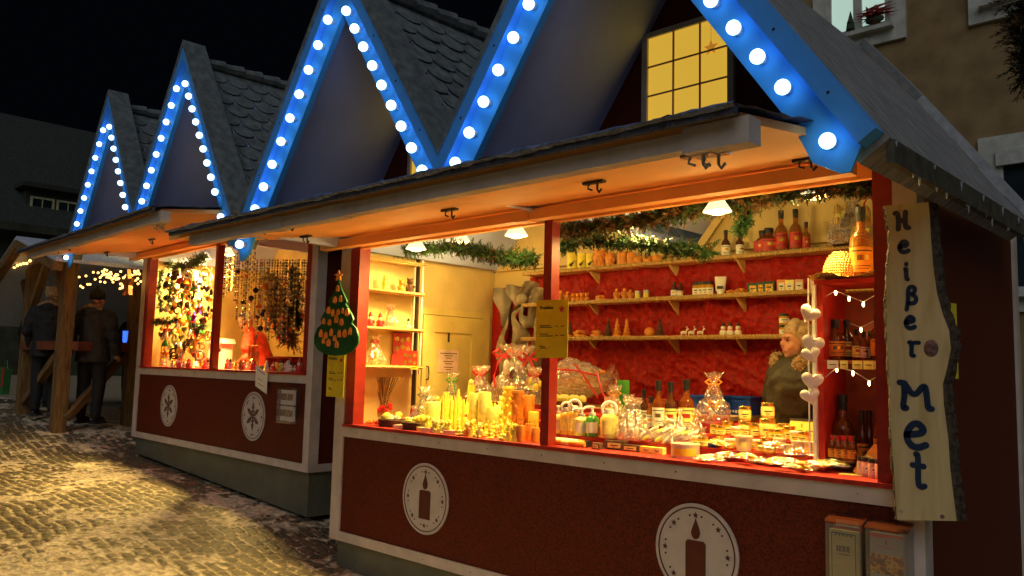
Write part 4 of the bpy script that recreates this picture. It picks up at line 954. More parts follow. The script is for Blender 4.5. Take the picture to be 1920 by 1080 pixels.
# big wrapped baskets
def gift(h, r, seed, cont, bows, sq=.85, bw=None):
    def b():
        rg = random.Random(seed); c = MB()
        for _ in range(34):
            a = rg.uniform(0, 2*PI); q = rg.uniform(0, .75)*r; z = rg.uniform(.18, .62)*h; s = rg.uniform(.10, .22)*r
            c.ell((q*math.cos(a), q*math.sin(a)*sq, z), (s, s*.8, s*rg.uniform(.8, 2.2)), 7, rg.randrange(len(cont)))
        bs = MB()
        for k in range(9): bs.tube([(r*.8*math.cos(2*PI*i/20), r*.8*sq*math.sin(2*PI*i/20), .008+k*.011) for i in range(21)], .007, 5)
        w = wrap(h, r, seed, .22, sq, .74); w2 = wrap(h*.97, r*.93, seed+5, .2, sq, .74)
        w.add(w2.v, w2.f)
        bo = MB()
        for (dx, z, s) in bows: o = bow(z, r*.5, s, dx); bo.add(o.v, o.f)
        return [('basket_weave', bs, WICK), ('filling', c, cont), ('cellophane_wrap', w, CELLO), ('ribbon_bow', bo, RIBR)]
    return b
CON = [WICK, WHW, GOLD, ORW, DKGL, PAPER]
def platform(x0, x1, y0, y1, z):  pass
single('back_table', MB().box(.55, 2.92, .80, 1.30, 1.235, 1.26).box(.60, .64, .82, .86, .2, 1.235).box(2.8, 2.84, .82, .86, .2, 1.235).box(.60, .64, 1.22, 1.26, .2, 1.235).box(2.8, 2.84, 1.22, 1.26, .2, 1.235).box(.552, 2.918, .789, .799, .9, 1.262, 1), [SHELF, REDT], 'raised red fronted table behind the counter carrying the gift baskets', 'table')
BT = 1.262
ds = MB()
for a, b, h in STEPS[1:]: ds.box(.46, 3.66, a, b if h > .16 else b-.0005, CT+.001, CT+h-.001)
single('display_steps', ds, REDT, 'stepped display risers under red cloth across the counter', 'display riser')
place('gfA', gift(.44, .19, 21, CON, [(-.10, .36, 1.4), (.10, .34, 1.6)]), 'gift_basket', 'large cellophane gift basket with red bows left of the middle post', 'gift basket', (.98, 1.0, BT), group=G3)
place('gfB', gift(.30, .11, 22, [WHW, PAPER, YELW, PINK], [(0, .24, 1.0)]), 'gift_basket', 'smaller cellophane gift with white bow left of the large basket', 'gift basket', (.72, .86, BT-.03), group=G3)
place('gfC', gift(.27, .10, 23, [YELW, YEL, WHW], [(0, .21, .8)]), 'gift_basket', 'small yellow cellophane gift squeezed against the middle post', 'gift basket', (1.28, .88, BT), group=G3)
def bundle():
    rg = random.Random(31); c = MB()
    for _ in range(60):
        t = rg.random(); x = -.2+.36*t; R_ = .11*(1-.5*t); a = rg.uniform(0, 2*PI)
        c.ell((x, R_*.6*math.cos(a), .15+R_*.7*math.sin(a)), (.035, .025, .018), 6, rg.randrange(4), None)
    def f(u, v):
        x = -.24+.46*u; R_ = (.135*math.sin(min(1, u*2.2+.25)*PI/2)*(1-.75*max(0, (u-.3)/.7)**1.6)+(.08 if u > .93 else 0)*(u-.93)/.07)
        R_ *= 1+rg.uniform(-.10, .10)+.08*math.sin(v*2*PI*6+u*5)
        return (x, R_*.8*math.cos(2*PI*v), .15-.02*u+R_*math.sin(2*PI*v))
    w = MB(); w.sheet(26, 34, f); w.sheet(22, 30, lambda u, v: tuple(q*.96+(.006 if i == 2 else 0) for i, q in enumerate(f(u, v))))
    r_ = MB().tube([(.0, -.1, .24), (.06, -.1, .18), (.10, -.09, .12), (.16, -.08, .03)], .006, 5).tube([(-.2, -.11, .2), (0, -.115, .2), (.14, -.05, .17)], .006, 5).tube([(.14, -.06, .2), (.16, -.07, .15), (.2, -.09, .06), (.24, -.08, .01)], .008, 5)
    t = MB().tube([(.15, 0, .13), (.17, 0, .15), (.175, 0, .17)], [.035, .02, .06], 12)
    return [('filling', c, [WHW, GOLD, ORW, PAPER]), ('cellophane_wrap', w, CELLO), ('ribbon', r_, RIBR), ('tuft', t, CELLO)]
place('bund', bundle, 'wrapped_bundle', 'large bulging cellophane bundle tied with red ribbon right of the middle post', 'gift bundle', (1.62, 1.02, BT+.03), rz=.15, sc=1.12, group=G3)
place('trayB', basket(.30, .16, .07), 'wicker_tray', 'dark wicker tray below the large cellophane bundle', 'basket', (1.62, .86, BT-.035), rz=0, group=G3)
for i in range(6): place('trw', ball(.03, YELW) , 'wax_ball', 'pale yellow wax ball in the tray below the bundle', 'candle', (1.52+.045*i, .85+.02*(i % 2), BT+.022), rz=0, group='wax balls in the tray')
# middle front items right of post
def pump(h, r, liq):
    return lambda: [('bottle_body', MB().lathe([(r*.9, 0), (r, .005), (r, h*.55), (r*.7, h*.63), (r*.4, h*.66)], 14), liq), ('label', MB().add([(r*1.02*math.cos(a), r*1.02*math.sin(a), z) for z in (h*.12, h*.45) for a in [-PI*.8+PI*.6*i/6 for i in range(7)]], [(i, i+1, 8+i, 7+i) for i in range(6)]), PAPER),
                    ('pump_head', MB().lathe([(r*.5, h*.64), (r*.5, h*.74), (r*.2, h*.75), (r*.2, h*.88)], 12).tube([(r*.3, 0, h*.9), (0, 0, h*.91), (-r*1.0, 0, h*.9), (-r*1.25, 0, h*.85)], r*.2, 6), WPL)]
def ringjug(h, r, liq):
    return lambda: [('bottle_body', MB().lathe([(r*.95, 0), (r, .006), (r, h*.55), (r*.75, h*.64), (r*.45, h*.68)], 14), liq), ('cap', MB().lathe([(r*.5, h*.67), (r*.5, h*.8), (r*.4, h*.81)], 12), WPL),
                    ('ring_handle', MB().tube([(r*.8*math.cos(2*PI*i/16), 0, h*.8+r*.8*math.sin(2*PI*i/16)) for i in range(17)], r*.2, 6), WPL), ('label', MB().add([(r*1.02*math.cos(a), r*1.02*math.sin(a), z) for z in (h*.12, h*.48) for a in [-PI*.8+PI*.6*i/6 for i in range(7)]], [(i, i+1, 8+i, 7+i) for i in range(6)]), YELW)]
for i, (px, t, b_, r, bb, l) in enumerate(((1062, 757, 818, .035, ringjug(.2, .042, ORL), 'orange liquid bottle with white ring handle, left'), (1077, 755, 822, .036, ringjug(.2, .042, ORL), 'orange liquid bottle with white ring handle, right'), (1090, 764, 818, .04, pump(.2, .05, YELW), 'squat yellow liquid bottle with white pump'), (1110, 760, 820, .03, pump(.2, .042, GRNL), 'green liquid soap bottle with white pump'), (1142, 755, 822, .04, ringjug(.2, .05, PALEH), 'pale lotion jug with white ring handle'), (1046, 765, 820, .02, pump(.2, .036, YELW), 'yellow liquid bottle half behind the middle post'))):
    place('jug%d' % i, bb, 'liquid_bottle', l, 'bottle', onc(px, b_), b_-t, .2, group=G3, rz=.6)
for i, (px, py, m_) in enumerate(((1052, 824, WHW), (1072, 826, WHW), (1088, 830, ORW), (1047, 834, ORW), (1066, 836, YELW), (1082, 838, ORW))):
    single('rolled_candle', MB().lathe([(.001, -.05), (.016, -.05), (.018, -.046), (.018, .046), (.016, .05), (.001, .05)], 12, 0, Matrix.Translation((0, 0, .018)) @ Matrix.Rotation(PI/2, 4, 'Y')), m_, ['white', 'white', 'orange', 'orange', 'yellow', 'orange'][i]+' rolled wax candle lying in the pile right of the middle post', 'candle', onc(px, py), rz=rnd(-.3, .5), group='rolled candles')
for i, (px, py, w) in enumerate(((1098, 838, .05), (1120, 842, .05), (1155, 842, .13), (1185, 843, .12), (1215, 848, .08), (1235, 850, .07))):
    place('dbx%d' % i, cube(w, .05, .035 if i != 2 else .05, [BLK, WICK, WICK, WICK, YEL, YELW][i], YELW), 'small_box', ['small black round edged tin at the counter edge', 'small dark brown tin at the counter edge', 'long dark chocolate box with yellow label', 'dark chocolate box behind the long one', 'yellow fronted carton of bars', 'pale yellow carton beside the plastic tub'][i], 'box', onc(px, py), rz=.15, group=G3)
# liquor bottles
for i, (px, t, b_, g, l) in enumerate(((1207, 728, 800, DKGL, 'dark bottle with pale neck label, leftmost on the counter'), (1222, 735, 795, AMBER, 'small amber bottle behind the dark one'), (1234, 715, 808, AMBER, 'tall amber bottle with white neck label'), (1257, 717, 808, DKGL, 'dark bottle with yellowish cap in the counter row'), (1287, 709, 806, AMBER, 'broad honey brown bottle with black cap and cream label'), (1219, 750, 812, ROSE, 'clear pinkish flask in front of the amber bottles'))):
    place('lq%d' % i, bottle(.3, .036 if i != 4 else .046, g, BLK, .36, .36, [PAPER, YELW, PAPER, YELW, YELW, PAPER][i]), 'liquor_bottle', l, 'bottle', onc(px, b_), b_-t, .3, group=G3)
for i, (px, py, h, r, l, c_) in enumerate(((1338, 800, .29, .085, 'cone shaped cellophane bag with orange bow before the blue baskets', [YELW, ORW, WHW]), (1185, 830, .24, .085, 'bright white glittering gift bag among the bottles', [WHW, PAPER]), (1152, 800, .25, .07, 'cellophane cone with orange top behind the lotion jug', [ORW, YELW]), (1262, 828, .14, .08, 'low bag of white sweets before the amber bottles', [WHW, YELW]))):
    place('gb2%d' % i, giftbag(h, r, 41+i, c_, [ORW, SILV, ORW, SILV][i]), 'gift_bag', l, 'gift bag', onc(px, py), group=G3)
place('grc', pillar(.2, .035, GRNL), 'pillar_candle', 'green pillar candle behind the lotion bottles', 'candle', onc(1168, 790), 68, .2, group=G3)
# packets of white lollies / sticks
for i in range(7):
    q = onc(1215+i*12, 832+i*2.2); single('candle_packet', MB().ell((0, 0, .0), (.016, .016, .085), 10, 0).box(-.012, .012, -.018, -.0165, -.03, .03, 1), [[WHW, YELW][i % 2], PAPER], 'slim pale candle leaning in the fan of sticks, %s from the left' % ordn[i], 'candle', q+Vector((0, .0, .045)), R=Euler((.2, 1.05+rnd(-.2, .2), .3+rnd(-.3, .3))).to_matrix().to_4x4(), group='fan of slim candles')
place('tub', tin(.075, .075, mat('frosted tub', (.8, .72, .5), .3, trans=.2)), 'plastic_tub', 'wide frosted plastic tub at the counter edge', 'tub', onc(1285, 858), group=G3)
for i, (px, py, h) in enumerate(((1395, 852, .075), (1462, 846, .07), (1495, 852, .065), (1515, 852, .065), (1534, 853, .065), (1478, 856, .05))):
    place('cupw%d' % (i > 0), (lambda r: (lambda: [('cup', MB().lathe([(r*.8, 0), (r, .07), (r*1.08, .071), (r*1.05, .078), (r*.2, .079)], 14), mat('frosted cup', (.8, .66, .45), .3, trans=.25)), ('label', MB().box(-.012, .012, -r*1.02, -r*.95, .02, .045), YELW)]))(.034 if i else .045), 'plastic_cup', ['large white lidded cup left of the cookie bags', 'lidded cup nearest the honey jars', 'first lidded cup in the row by the red cabinet', 'second lidded cup in the row by the red cabinet', 'third lidded cup in the row by the red cabinet', 'low lidded cup standing in front of the row'][i], 'cup', onc(px, py), h/.075*75*4/4, 75, group=G3) if False else place('cupw%d' % (i > 0), (lambda r: (lambda: [('cup', MB().lathe([(r*.8, 0), (r, .07), (r*1.08, .071), (r*1.05, .078), (r*.2, .079)], 14), mat('frosted cup', (.8, .66, .45), .3, trans=.25)), ('label', MB().box(-.012, .012, -r*1.02, -r*.95, .02, .045), YELW)]))(.034 if i else .045), 'plastic_cup', ['large white lidded cup left of the cookie bags', 'lidded cup nearest the honey jars', 'first lidded cup in the row by the red cabinet', 'second lidded cup in the row by the red cabinet', 'third lidded cup in the row by the red cabinet', 'low lidded cup standing in front of the row'][i], 'cup', onc(px, py), sc=h/.075, group=G3)
for i, (px, py, h) in enumerate(((1168, 822, .15), (1178, 805, .2), (1196, 812, .17), (1206, 826, .13), (1246, 820, .12), (1275, 812, .13), (1292, 824, .12), (1305, 812, .12), (1318, 832, .10), (1228, 826, .12), (1300, 834, .09), (1262, 838, .10))):
    place('wb%d' % (i % 4), giftbag(.16, .05, 80+i % 4, [WHW, PAPER, YELW], [SILV, YELW, SILV, ORW][i % 4]), 'sweet_bag', 'small glittering clear bag of white sweets in the bright heap before the amber bottles', 'gift bag', onc(px, py), sc=h/.16, group='bright heap of sweet bags', rz=rnd(0, 6))
for i, (px, py) in enumerate(((1352, 838), (1368, 842), (1384, 838), (1415, 843), (1428, 848), (1443, 850), (1350, 826), (1380, 826), (1450, 824), (1492, 836), (1508, 840), (1306, 842), (1318, 846))):
    place('lj%d' % (i % 2), jar(.055, .03, [HONEY, ORW][i % 2], [GOLD, WHW][i % 2], YELW), 'small_honey_jar', ['small low honey jar with gold lid in the packed rows right of the white sweets', 'small low orange jar with white lid in the packed rows right of the white sweets'][i % 2], 'jar', onc(px, py), group=['low gold lidded jars', 'low white lidded jars'][i % 2], rz=rnd(0, .8))
# honey jars
J = [(1397, 818, 0, 1.0), (1397, 818, 1, .9), (1440, 815, 0, 1.25), (1440, 815, 1, .95), (1365, 815, 0, .9), (1418, 812, 0, .9), (1470, 815, 0, 1.0), (1480, 826, 0, .9), (1400, 832, 0, .8), (1436, 835, 0, .85), (1340, 822, 0, .7), (1312, 826, 0, .7), (1460, 836, 0, .7)]
JL = ['honey jar at the bottom of the left stack', 'honey jar on top of the left stack', 'large honey jar under the tallest stack', 'honey jar topmost of the tallest stack', 'honey jar left of the stacks', 'honey jar between the two stacks', 'honey jar with gold lid right of the stacks', 'honey jar in front near the leaflets', 'low honey jar in front of the left stack', 'low orange honey jar in front of the tallest stack', 'small honey jar right of the cellophane cone', 'small honey jar in front of the cellophane cone', 'small honey jar by the lidded cups']
for (px, py, lv, s), l in zip(J, JL):
    q = onc(px, py); place('hj%d' % (lv+(len(l) % 2)), jar(.085, .038, PALEH if (lv+len(l)) % 2 else HONEY, GOLD, YELW), 'honey_jar', l, 'jar', (q.x, q.y, q.z+lv*(.085*(1.25 if px == 1440 else 1.0)+.002)), sc=s, group='honey jars')
for i, (px, py) in enumerate(((1498, 822), (1522, 828))):
    lf = MB().box(-.045, .045, -.001, .001, 0, .115).box(-.045, .045, -.002, -.0011, .103, .115, 1).box(-.03, .03, -.002, -.0011, .05, .055, 1).box(-.03, .0, -.002, -.0011, .03, .034, 1).box(.01, .035, -.002, -.0011, .07, .09, 2)
    single('leaflet_card', lf, [mat('pale yellow green card', (.72, .70, .12), .5), DARKP, ORW], ['yellow price card standing behind, left of two', 'yellow price card standing in front by the red cabinet'][i], 'price card', onc(px, py), R=Euler((-.2, 0, .35)).to_matrix().to_4x4())
# cookie bags in front
for i, (px, py) in enumerate(((1330, 866), (1365, 858), (1400, 872), (1430, 866), (1462, 872), (1455, 858), (1500, 882), (1530, 878), (1560, 886), (1500, 866), (1345, 850), (1480, 888))):
    def cb(i=i):
        rg = random.Random(60+i); c = MB()
        for _ in range(9):
            x, y = rg.uniform(-.06, .06), rg.uniform(-.03, .03); c.lathe([(.001, 0), (.02, 0), (.022, .004), (.018, .008), (.001, .009)], 8, 0, Matrix.Translation((x, y, .006+rg.uniform(0, .012))) @ Matrix.Rotation(rg.uniform(-.4, .4), 4, 'X'))
        w = MB().sheet(16, 10, lambda u, v: (-.085+.17*u, -.045+.09*v, .004+(.03*math.sin(PI*u)*math.sin(PI*v))+rg.uniform(0, .007)))
        return [('biscuits', c, [YEL, ORW][i % 2]), ('cellophane_wrap', w, CELLO)]
    place('ck%d' % (i % 4), cb, 'biscuit_bag', 'flat clear bag of yellow biscuits heaped at the counter edge', 'biscuit bag', onc(px, py)+Vector((0, 0, .004+.012*(i % 3))), rz=rnd(-.5, .8), group='biscuit bags')
single('blue_tin', MB().lathe([(.001, 0), (.03, 0), (.032, .012), (.03, .024), (.001, .025)], 14), BLUEP, 'small dark blue tin on the counter among the sweets', 'tin', onc(1332, 838))
# little bottles at right
for i, (px, py) in enumerate(((1560, 872), (1572, 870), (1584, 874), (1597, 872), (1578, 862), (1592, 862), (1566, 858))):
    place('mini', bottle(.12, .021, AMBER, RIBR, .35, .3, ORW), 'mini_bottle', '%s mini liquor bottle in the cluster by the red cabinet' % ordn[i], 'bottle', onc(px, py), group='mini liquor bottles', rz=.8, sc=.95)
for i, (px, py) in enumerate(((1624, 893), (1637, 896), (1650, 898), (1616, 884))):
    place('blj', jar(.085, .021, PINK, BLK, PAPER), 'black_cap_bottle', '%s small bottle with black cap at the right end of the counter' % ordn[i], 'bottle', onc(px, py), group='black capped bottles', rz=.8, sc=1)
single('price_tag', MB().box(-.05, .05, -.03, .03, 0, .002).box(-.03, .03, .0, .004, .0021, .0028, 1), [YELW, DARKP], 'yellow price tag lying at the right end of the counter', 'price tag', onc(1595, 890), rz=.3)
tb = MB().box(-.03, .03, -.01, .01, 0, .16).box(-.022, .022, -.0115, -.0101, .02, .10, 1)
for i, (px, py, t) in enumerate(((1610, 880, .6), (1628, 874, .75))): single('chocolate_bar', tb, [[ORW, WICK][i], YELW], ['orange chocolate bar leaning by the mini bottles', 'dark chocolate bar leaning beside the orange one'][i], 'chocolate bar', onc(px, py), R=Euler((-.3, t, .2)).to_matrix().to_4x4())
# blue baskets
def bb():
    w, d, h = .23, .16, .115; m = MB()
    for (x0, x1, y0, y1) in ((-w/2, w/2, -d/2, -d/2+.004), (-w/2, w/2, d/2-.004, d/2), (-w/2, -w/2+.004, -d/2+.004, d/2-.004), (w/2-.004, w/2, -d/2+.004, d/2-.004)): m.box(x0, x1, y0, y1, .002, h)
    m.box(-w/2, w/2, -d/2, d/2, -.002, .002).box(-w/2-.006, w/2+.006, -d/2-.007, -d/2-.0005, h-.012, h).box(w/2+.0005, w/2+.007, -d/2, d/2, h-.012, h)
    l = MB()
    for k in range(9): l.box(-w*.4+k*.021, -w*.4+k*.021+.013, -d/2-.002, -d/2-.0005, .012+(.0 if k % 2 else .002), .028)
    g = MB()
    for k in range(12): g.box(-w*.42+k*.017, -w*.42+k*.017+.004, -d/2-.0015, -d/2-.0005, .045, .085)
    return [('basket_body', m, BLUEP), ('white_print', l, PAPER), ('slots', g, mat('deep blue slot', (.003, .02, .15), .5))]
place('bbk', bb, 'blue_basket', 'blue plastic basket with white lettering on the back table', 'basket', (2.66, 1.0, BT), rz=0, group='blue baskets'); place('bbk', bb, 'blue_basket', 'second blue plastic basket half behind the seller', 'basket', (2.80, 1.16, BT), rz=0, group='blue baskets')
for i, (x, m_) in enumerate(((2.02, PINK), (2.2, mat('dull red carton', (.3, .03, .02), .6)), (2.38, mat('dull red carton', (.3, .03, .02), .6)))): place('crt%d' % i, cube(.16, .12, .075, m_), 'carton', ['pink carton on the back table near the bundle', 'dull red carton in the middle of the back table', 'dull red carton left of the blue baskets'][i], 'box', (x-.06, 1.0, BT), rz=0, group=G3)

# ---- red cabinet at the right end
CX0, CX1, CY0, CY1 = 3.715, 4.055, .22, .50; CZ = 1.96
cb = thing('red_cabinet', 'red painted open shelf cabinet of bottles at the right end of the counter', 'cabinet')
rc_ = mat('bright red cabinet paint', (.50, .025, .015), .45, var=.1); rd_ = mat('dark stained cabinet inside', (.34, .07, .025), .5, var=.2)
part('side_panel', MB().box(CX0, CX0+.03, CY0, CY1, CT, CZ), rc_, cb); part('side_panel', MB().box(CX1-.01, CX1, CY0, CY1, CT, CZ), rc_, cb)
part('back_panel', MB().box(CX0+.03, CX1-.01, CY1-.012, CY1-.001, CT, CZ-.02), rd_, cb)
part('top_board', MB().box(CX0-.01, CX1+.005, CY0-.01, CY1+.002, CZ, CZ+.022), rc_, cb)
SZ = 1.595
for z in (SZ,): part('shelf_board', MB().box(CX0+.03, CX1-.01, CY0, CY1-.012, z-.014, z), rd_, cb)
part('corner_batten', MB().box(CX0-.018, CX0-.001, CY0-.018, CY0+.006, CT, CZ), WHTF, cb)
for i, (px, w, m_) in enumerate(((1561, .05, PAPER), (1582, .035, YELW), (1607, .045, YELW), (1628, .045, YELW), (1648, .04, YELW))):
    q = at(px, 676, 'y', CY0-.006); single('price_tag', MB().box(-w/2, w/2, -.001, .001, -.04, 0).box(-w*.3, w*.3, -.002, -.0011, -.022, -.018, 1), [m_, DARKP], ['white price tag, leftmost on the cabinet shelf edge', 'second price tag on the cabinet shelf edge', 'third price tag on the cabinet shelf edge', 'fourth price tag on the cabinet shelf edge', 'price tag next to the slab sign on the cabinet shelf edge'][i], 'price tag', (q.x, CY0-.004, SZ-.002), rz=.1)
def cabb(lst, z):
    for (px, h, r, g, l, y, lc) in lst:
        lo = at(px, 650, 'y', y).x
        spawn('cb%s%s%s' % (h, r, g.name), bottle(h, r, g, BLK, .36, .34, lc), 'liquor_bottle', l, 'bottle', (lo, y, z), F1, .7, 'bottles in the red cabinet')
cabb([(1566, .20, .046, AMBER, 'round amber bottle with orange label in the upper cabinet', .33, ORW), (1588, .20, .033, DKGL, 'dark bottle beside the round amber one in the upper cabinet', .38, YELW), (1606, .15, .022, AMBER, 'small amber bottle in the middle of the upper cabinet', .32, YELW), (1620, .14, .02, ROSE, 'small clear bottle with black cap in the upper cabinet', .32, PAPER), (1632, .14, .02, ROSE, 'second small clear bottle in the upper cabinet', .34, PAPER), (1645, .22, .032, DKGL, 'dark bottle with orange label by the slab sign, upper cabinet', .30, ORW)], SZ+.001)
cabb([(1578, .36, .052, AMBER, 'large amber bottle with cream label in the lower cabinet', .34, YELW), (1614, .29, .026, DKGL, 'slim dark bottle left of another in the lower cabinet', .33, ORW), (1627, .29, .028, DKGL, 'slim dark bottle in the lower cabinet', .36, BLK), (1648, .36, .034, ROSE, 'bottle with orange label at the right of the lower cabinet', .30, ORW)], CT+.001)
q = at(1626, 510, 'y', .36); place('bigb', bottle(.36, .052, ROSE, BLK, .34, .34, ORW), 'tall_bottle', 'large pink bottle standing on top of the red cabinet', 'bottle', (q.x-.02, .34, CZ+.024), group='bottles on top')
sk = MB()
for k in range(11):
    z = .008+k*.0125; R_ = .085*math.sqrt(max(.02, 1-(k/11.2)**2)); sk.tube([(R_*math.cos(2*PI*i/24), R_*math.sin(2*PI*i/24), z) for i in range(25)], .0085, 6)
sk.ell((0, 0, .06), (.07, .07, .07), 12)
single('straw_beehive', sk, STRAW, 'small woven straw beehive on top of the red cabinet', 'beehive', (3.79, .34, CZ+.028))
single('straw_mat', MB().sheet(24, 10, lambda u, v: (-.20+.40*u, -.11+.22*v, .003+.012*math.sin(u*9)+.006*rnd(0, 1)+.014*(v < .2))), STRAW, 'ragged straw mat draped over the cabinet top', 'mat', (3.88, .30, CZ+.023))
fl = MB(); wr = [(3.73, .26, 1.90), (3.80, .24, 1.93), (3.86, .25, 1.90), (3.93, .24, 1.87), (4.0, .25, 1.91)]
wr2 = [(3.73, .24, 1.50), (3.80, .24, 1.56), (3.88, .23, 1.545), (3.95, .24, 1.50), (4.04, .23, 1.55)]; wr3 = [(3.76, .40, 1.80), (3.85, .42, 1.76), (3.95, .42, 1.81), (4.03, .42, 1.79)]
fs_ = thing('fairy_lights', 'string of small warm fairy lights looped inside the red cabinet', 'string lights')
for w_ in (wr, wr2, wr3): fl.tube(w_, .0022, 5)
part('wire', fl, WPL, fs_)
for w_ in (wr, wr2, wr3):
    for a in w_[:-1] if w_ is wr2 else w_[1:-1]:
        part('light_bulb', MB().lathe([(.003, 0), (.0055, -.006), (.0055, -.018), (.001, -.024)], 8), FAIRY, fs_, loc=a)
# hearts
hs = thing('heart_string', 'white hearts strung on a cord at the left edge of the red cabinet', 'ornament'); 
part('cord', MB().tube([(3.695, .17, 1.99), (3.693, .17, 1.3), (3.695, .17, 1.15)], .0035, 5), WHTF, hs)
for i, (px, py, r, t) in enumerate(((1518, 588, .050, .5), (1524, 645, .054, .25), (1521, 664, .046, -.3), (1523, 714, .052, .1), (1519, 742, .046, -.25))):
    q = at(px, py, 'y', .165+.012*(i % 2)); mb = MB(); puffheart(mb, (0, 0, 0), r, .014)
    part('heart', mb, WHTF, hs, M=Matrix.Translation(q) @ Matrix.Rotation(.5, 4, 'Z') @ Matrix.Rotation(t, 4, 'Y'))
# wrapped basket on top shelf right
place('gfT', gift(.42, .16, 51, [STRAW, ORW, DKGL, YELW], [(.12, .36, 1.2)]), 'gift_basket', 'tall cellophane gift basket with straw under the right lamp on the top shelf', 'gift basket', (3.42, 1.44, ZT), sc=.86)
single('price_card', MB().box(-.05, .05, -.001, .001, 0, .09).box(-.035, .035, -.002, -.0011, .055, .06, 1).box(-.035, .02, -.002, -.0011, .035, .04, 1), [YPAPER, DARKP], 'yellow price card leaning on the wrapped basket of the top shelf', 'price card', (3.5, 1.33, ZT+.01), R=Euler((-.3, .2, .3)).to_matrix().to_4x4())

# ---- yellow price sheets, tree board
def sheet_(w, h, lab, loc, rz=0, F=F1, rot=0, R=None):
    t = single('price_sheet', MB().box(-w/2, w/2, -.0012, .0012, -h, 0), YPAPER, lab, 'price sheet', loc, F=F, rz=rz, R=R)
    lettering('Preisliste', h*.085, DARKP, t, (-w*.17, -.0018, -h*.16)); 
    L_ = MB()
    for k, (a, b_, z) in enumerate(((-.38, -.05, .44), (-.38, .02, .47), (.12, .2, .455), (.28, .4, .455), (-.38, -.12, .585), (-.38, .05, .62), (.12, .2, .61), (.28, .4, .61), (-.38, -.2, .80), (-.34, -.15, .83))): L_.box(a*w, b_*w, -.0022, -.0013, -z*h-.004, -z*h+.001)
    part('print_lines', L_, DARKP, t)
    lg = MB().prism(star_poly(w*.3, -h*.17, w*.10, 5, .5), -.0022, -.0013); part('red_logo', lg, REDP, t); return t
sheet_(.25, .345, 'yellow price sheet taped across the red middle post', (2.205, -.006, 1.93))
sheet_(.20, .335, 'yellow price sheet hanging under the green tree board', (.105, -.08, 1.605), rz=.1)
sheet_(.20, .345, 'yellow price sheet on the side wall behind the slab sign', (4.245, .36, 1.865), rz=PI/2-.25)
TB = thing('tree_board', 'green tree shaped board hung with small wooden tags at the left corner', 'sign', (.125, -.10, 1.62), rz=.22)
prof = [(0, .60), (.05, .50), (.12, .44), (.09, .42), (.17, .33), (.235, .27), (.17, .235), (.24, .18), (.27, .13), (.25, .05), (.19, .01), (0, .0)]
prof = [(0, .62), (.045, .53), (.10, .46), (.13, .42), (.11, .40), (.19, .32), (.225, .27), (.20, .235), (.27, .19), (.305, .12), (.30, .06), (.24, .0), (.13, -.035), (0, -.045)]
full = prof+[(-x, z) for x, z in reversed(prof[1:-1])]
part('board', MB().prism([(x*.74, z*.88) for x, z in full], -.008, .008), GREENP, TB)
part('top_star', MB().prism(star_poly(0, .57, .045, 5, .45), -.012, .0), TAG, TB)
rg = random.Random(3)
tg = [(0, .45), (-.03, .36), (.045, .37), (-.11, .28), (-.05, .26), (.02, .27), (.08, .28), (.14, .26), (-.17, .20), (-.09, .19), (.0, .21), (.07, .19), (-.2, .1), (-.13, .09), (-.06, .11), (-.01, .07), (.05, .1), (.12, .1), (.19, .12), (-.09, .03), (.02, .02), (-.16, .05)]
for i, (x, z) in enumerate(tg):
    s = rg.uniform(.8, 1.15); sh = [[(-.015, 0), (.015, 0), (.017, .03), (.008, .05), (0, .056), (-.008, .05), (-.017, .03)], [(-.02, .01), (-.008, 0), (.01, .0), (.02, .012), (.018, .035), (.006, .055), (-.01, .05), (-.019, .03)]][i % 2]
    part('wooden_tag', MB().prism([(x*.76+a*s, z+b*s) for a, b in sh], -.015, -.0085), TAG, TB)

# ---- slab sign
SG = thing('slab_sign', 'tall live edge wooden slab sign reading Heißer Met at the right corner', 'sign', (0, 0, 0))
def sgp(px, py): q = at(px, py, 'y', -.115); return (q.x, q.z)
Lf = [(1658, 386), (1664, 410), (1668, 440), (1667, 480), (1662, 520), (1662, 580), (1664, 650), (1668, 720), (1670, 800), (1676, 880), (1680, 940), (1682, 975)]
Rt = [(1794, 977), (1788, 930), (1782, 880), (1778, 820), (1770, 760), (1768, 720), (1776, 690), (1783, 655), (1780, 620), (1768, 590), (1757, 550), (1750, 500), (1746, 450), (1744, 410), (1741, 379)]
pl = [sgp(*p) for p in Lf+Rt]
part('slab', MB().prism(pl, -.115, -.075), SLAB, SG)
bk = MB(); rg = random.Random(9)
def edge(pts, dx0):
    P_ = []
    for (a, b) in zip(pts[:-1], pts[1:]):
        for t in (0, .25, .5, .75): P_.append((a[0]*(1-t)+b[0]*t, a[1]*(1-t)+b[1]*t))
    P_.append(pts[-1]); vs = []
    for (x, z) in P_: 
        w = rg.uniform(.008, .018)
        vs += [(x+dx0*.0, -.1155, z), (x+dx0*w, -.105, z), (x+dx0*(w+.012), -.06, z), (x, -.055, z)]
    n = len(P_); fs = []
    for i in range(n-1):
        for k in range(3): fs.append((i*4+k, i*4+k+1, (i+1)*4+k+1, (i+1)*4+k))
    bk.add(vs, fs)
edge([sgp(*p) for p in Lf], -1.0); edge([sgp(*p) for p in reversed(Rt)], .9)
part('bark_edge', bk, BARK, SG, flat=True)
kx, kz = sgp(1746, 653); part('knot', MB().lathe([(.001, 0), (.026, 0), (.028, .002), (.024, .004), (.001, .0045)], 20, 0, Matrix.Translation((kx, -.1145, kz)) @ Matrix.Rotation(PI/2, 4, 'X') @ Matrix.Diagonal((1, 1.25, 1, 1))), KNOT, SG)
kx, kz = sgp(1767, 969); part('small_knot', MB().lathe([(.001, 0), (.009, 0), (.007, .002), (.001, .0022)], 14, 0, Matrix.Translation((kx, -.1145, kz)) @ Matrix.Rotation(PI/2, 4, 'X')), KNOT, SG)
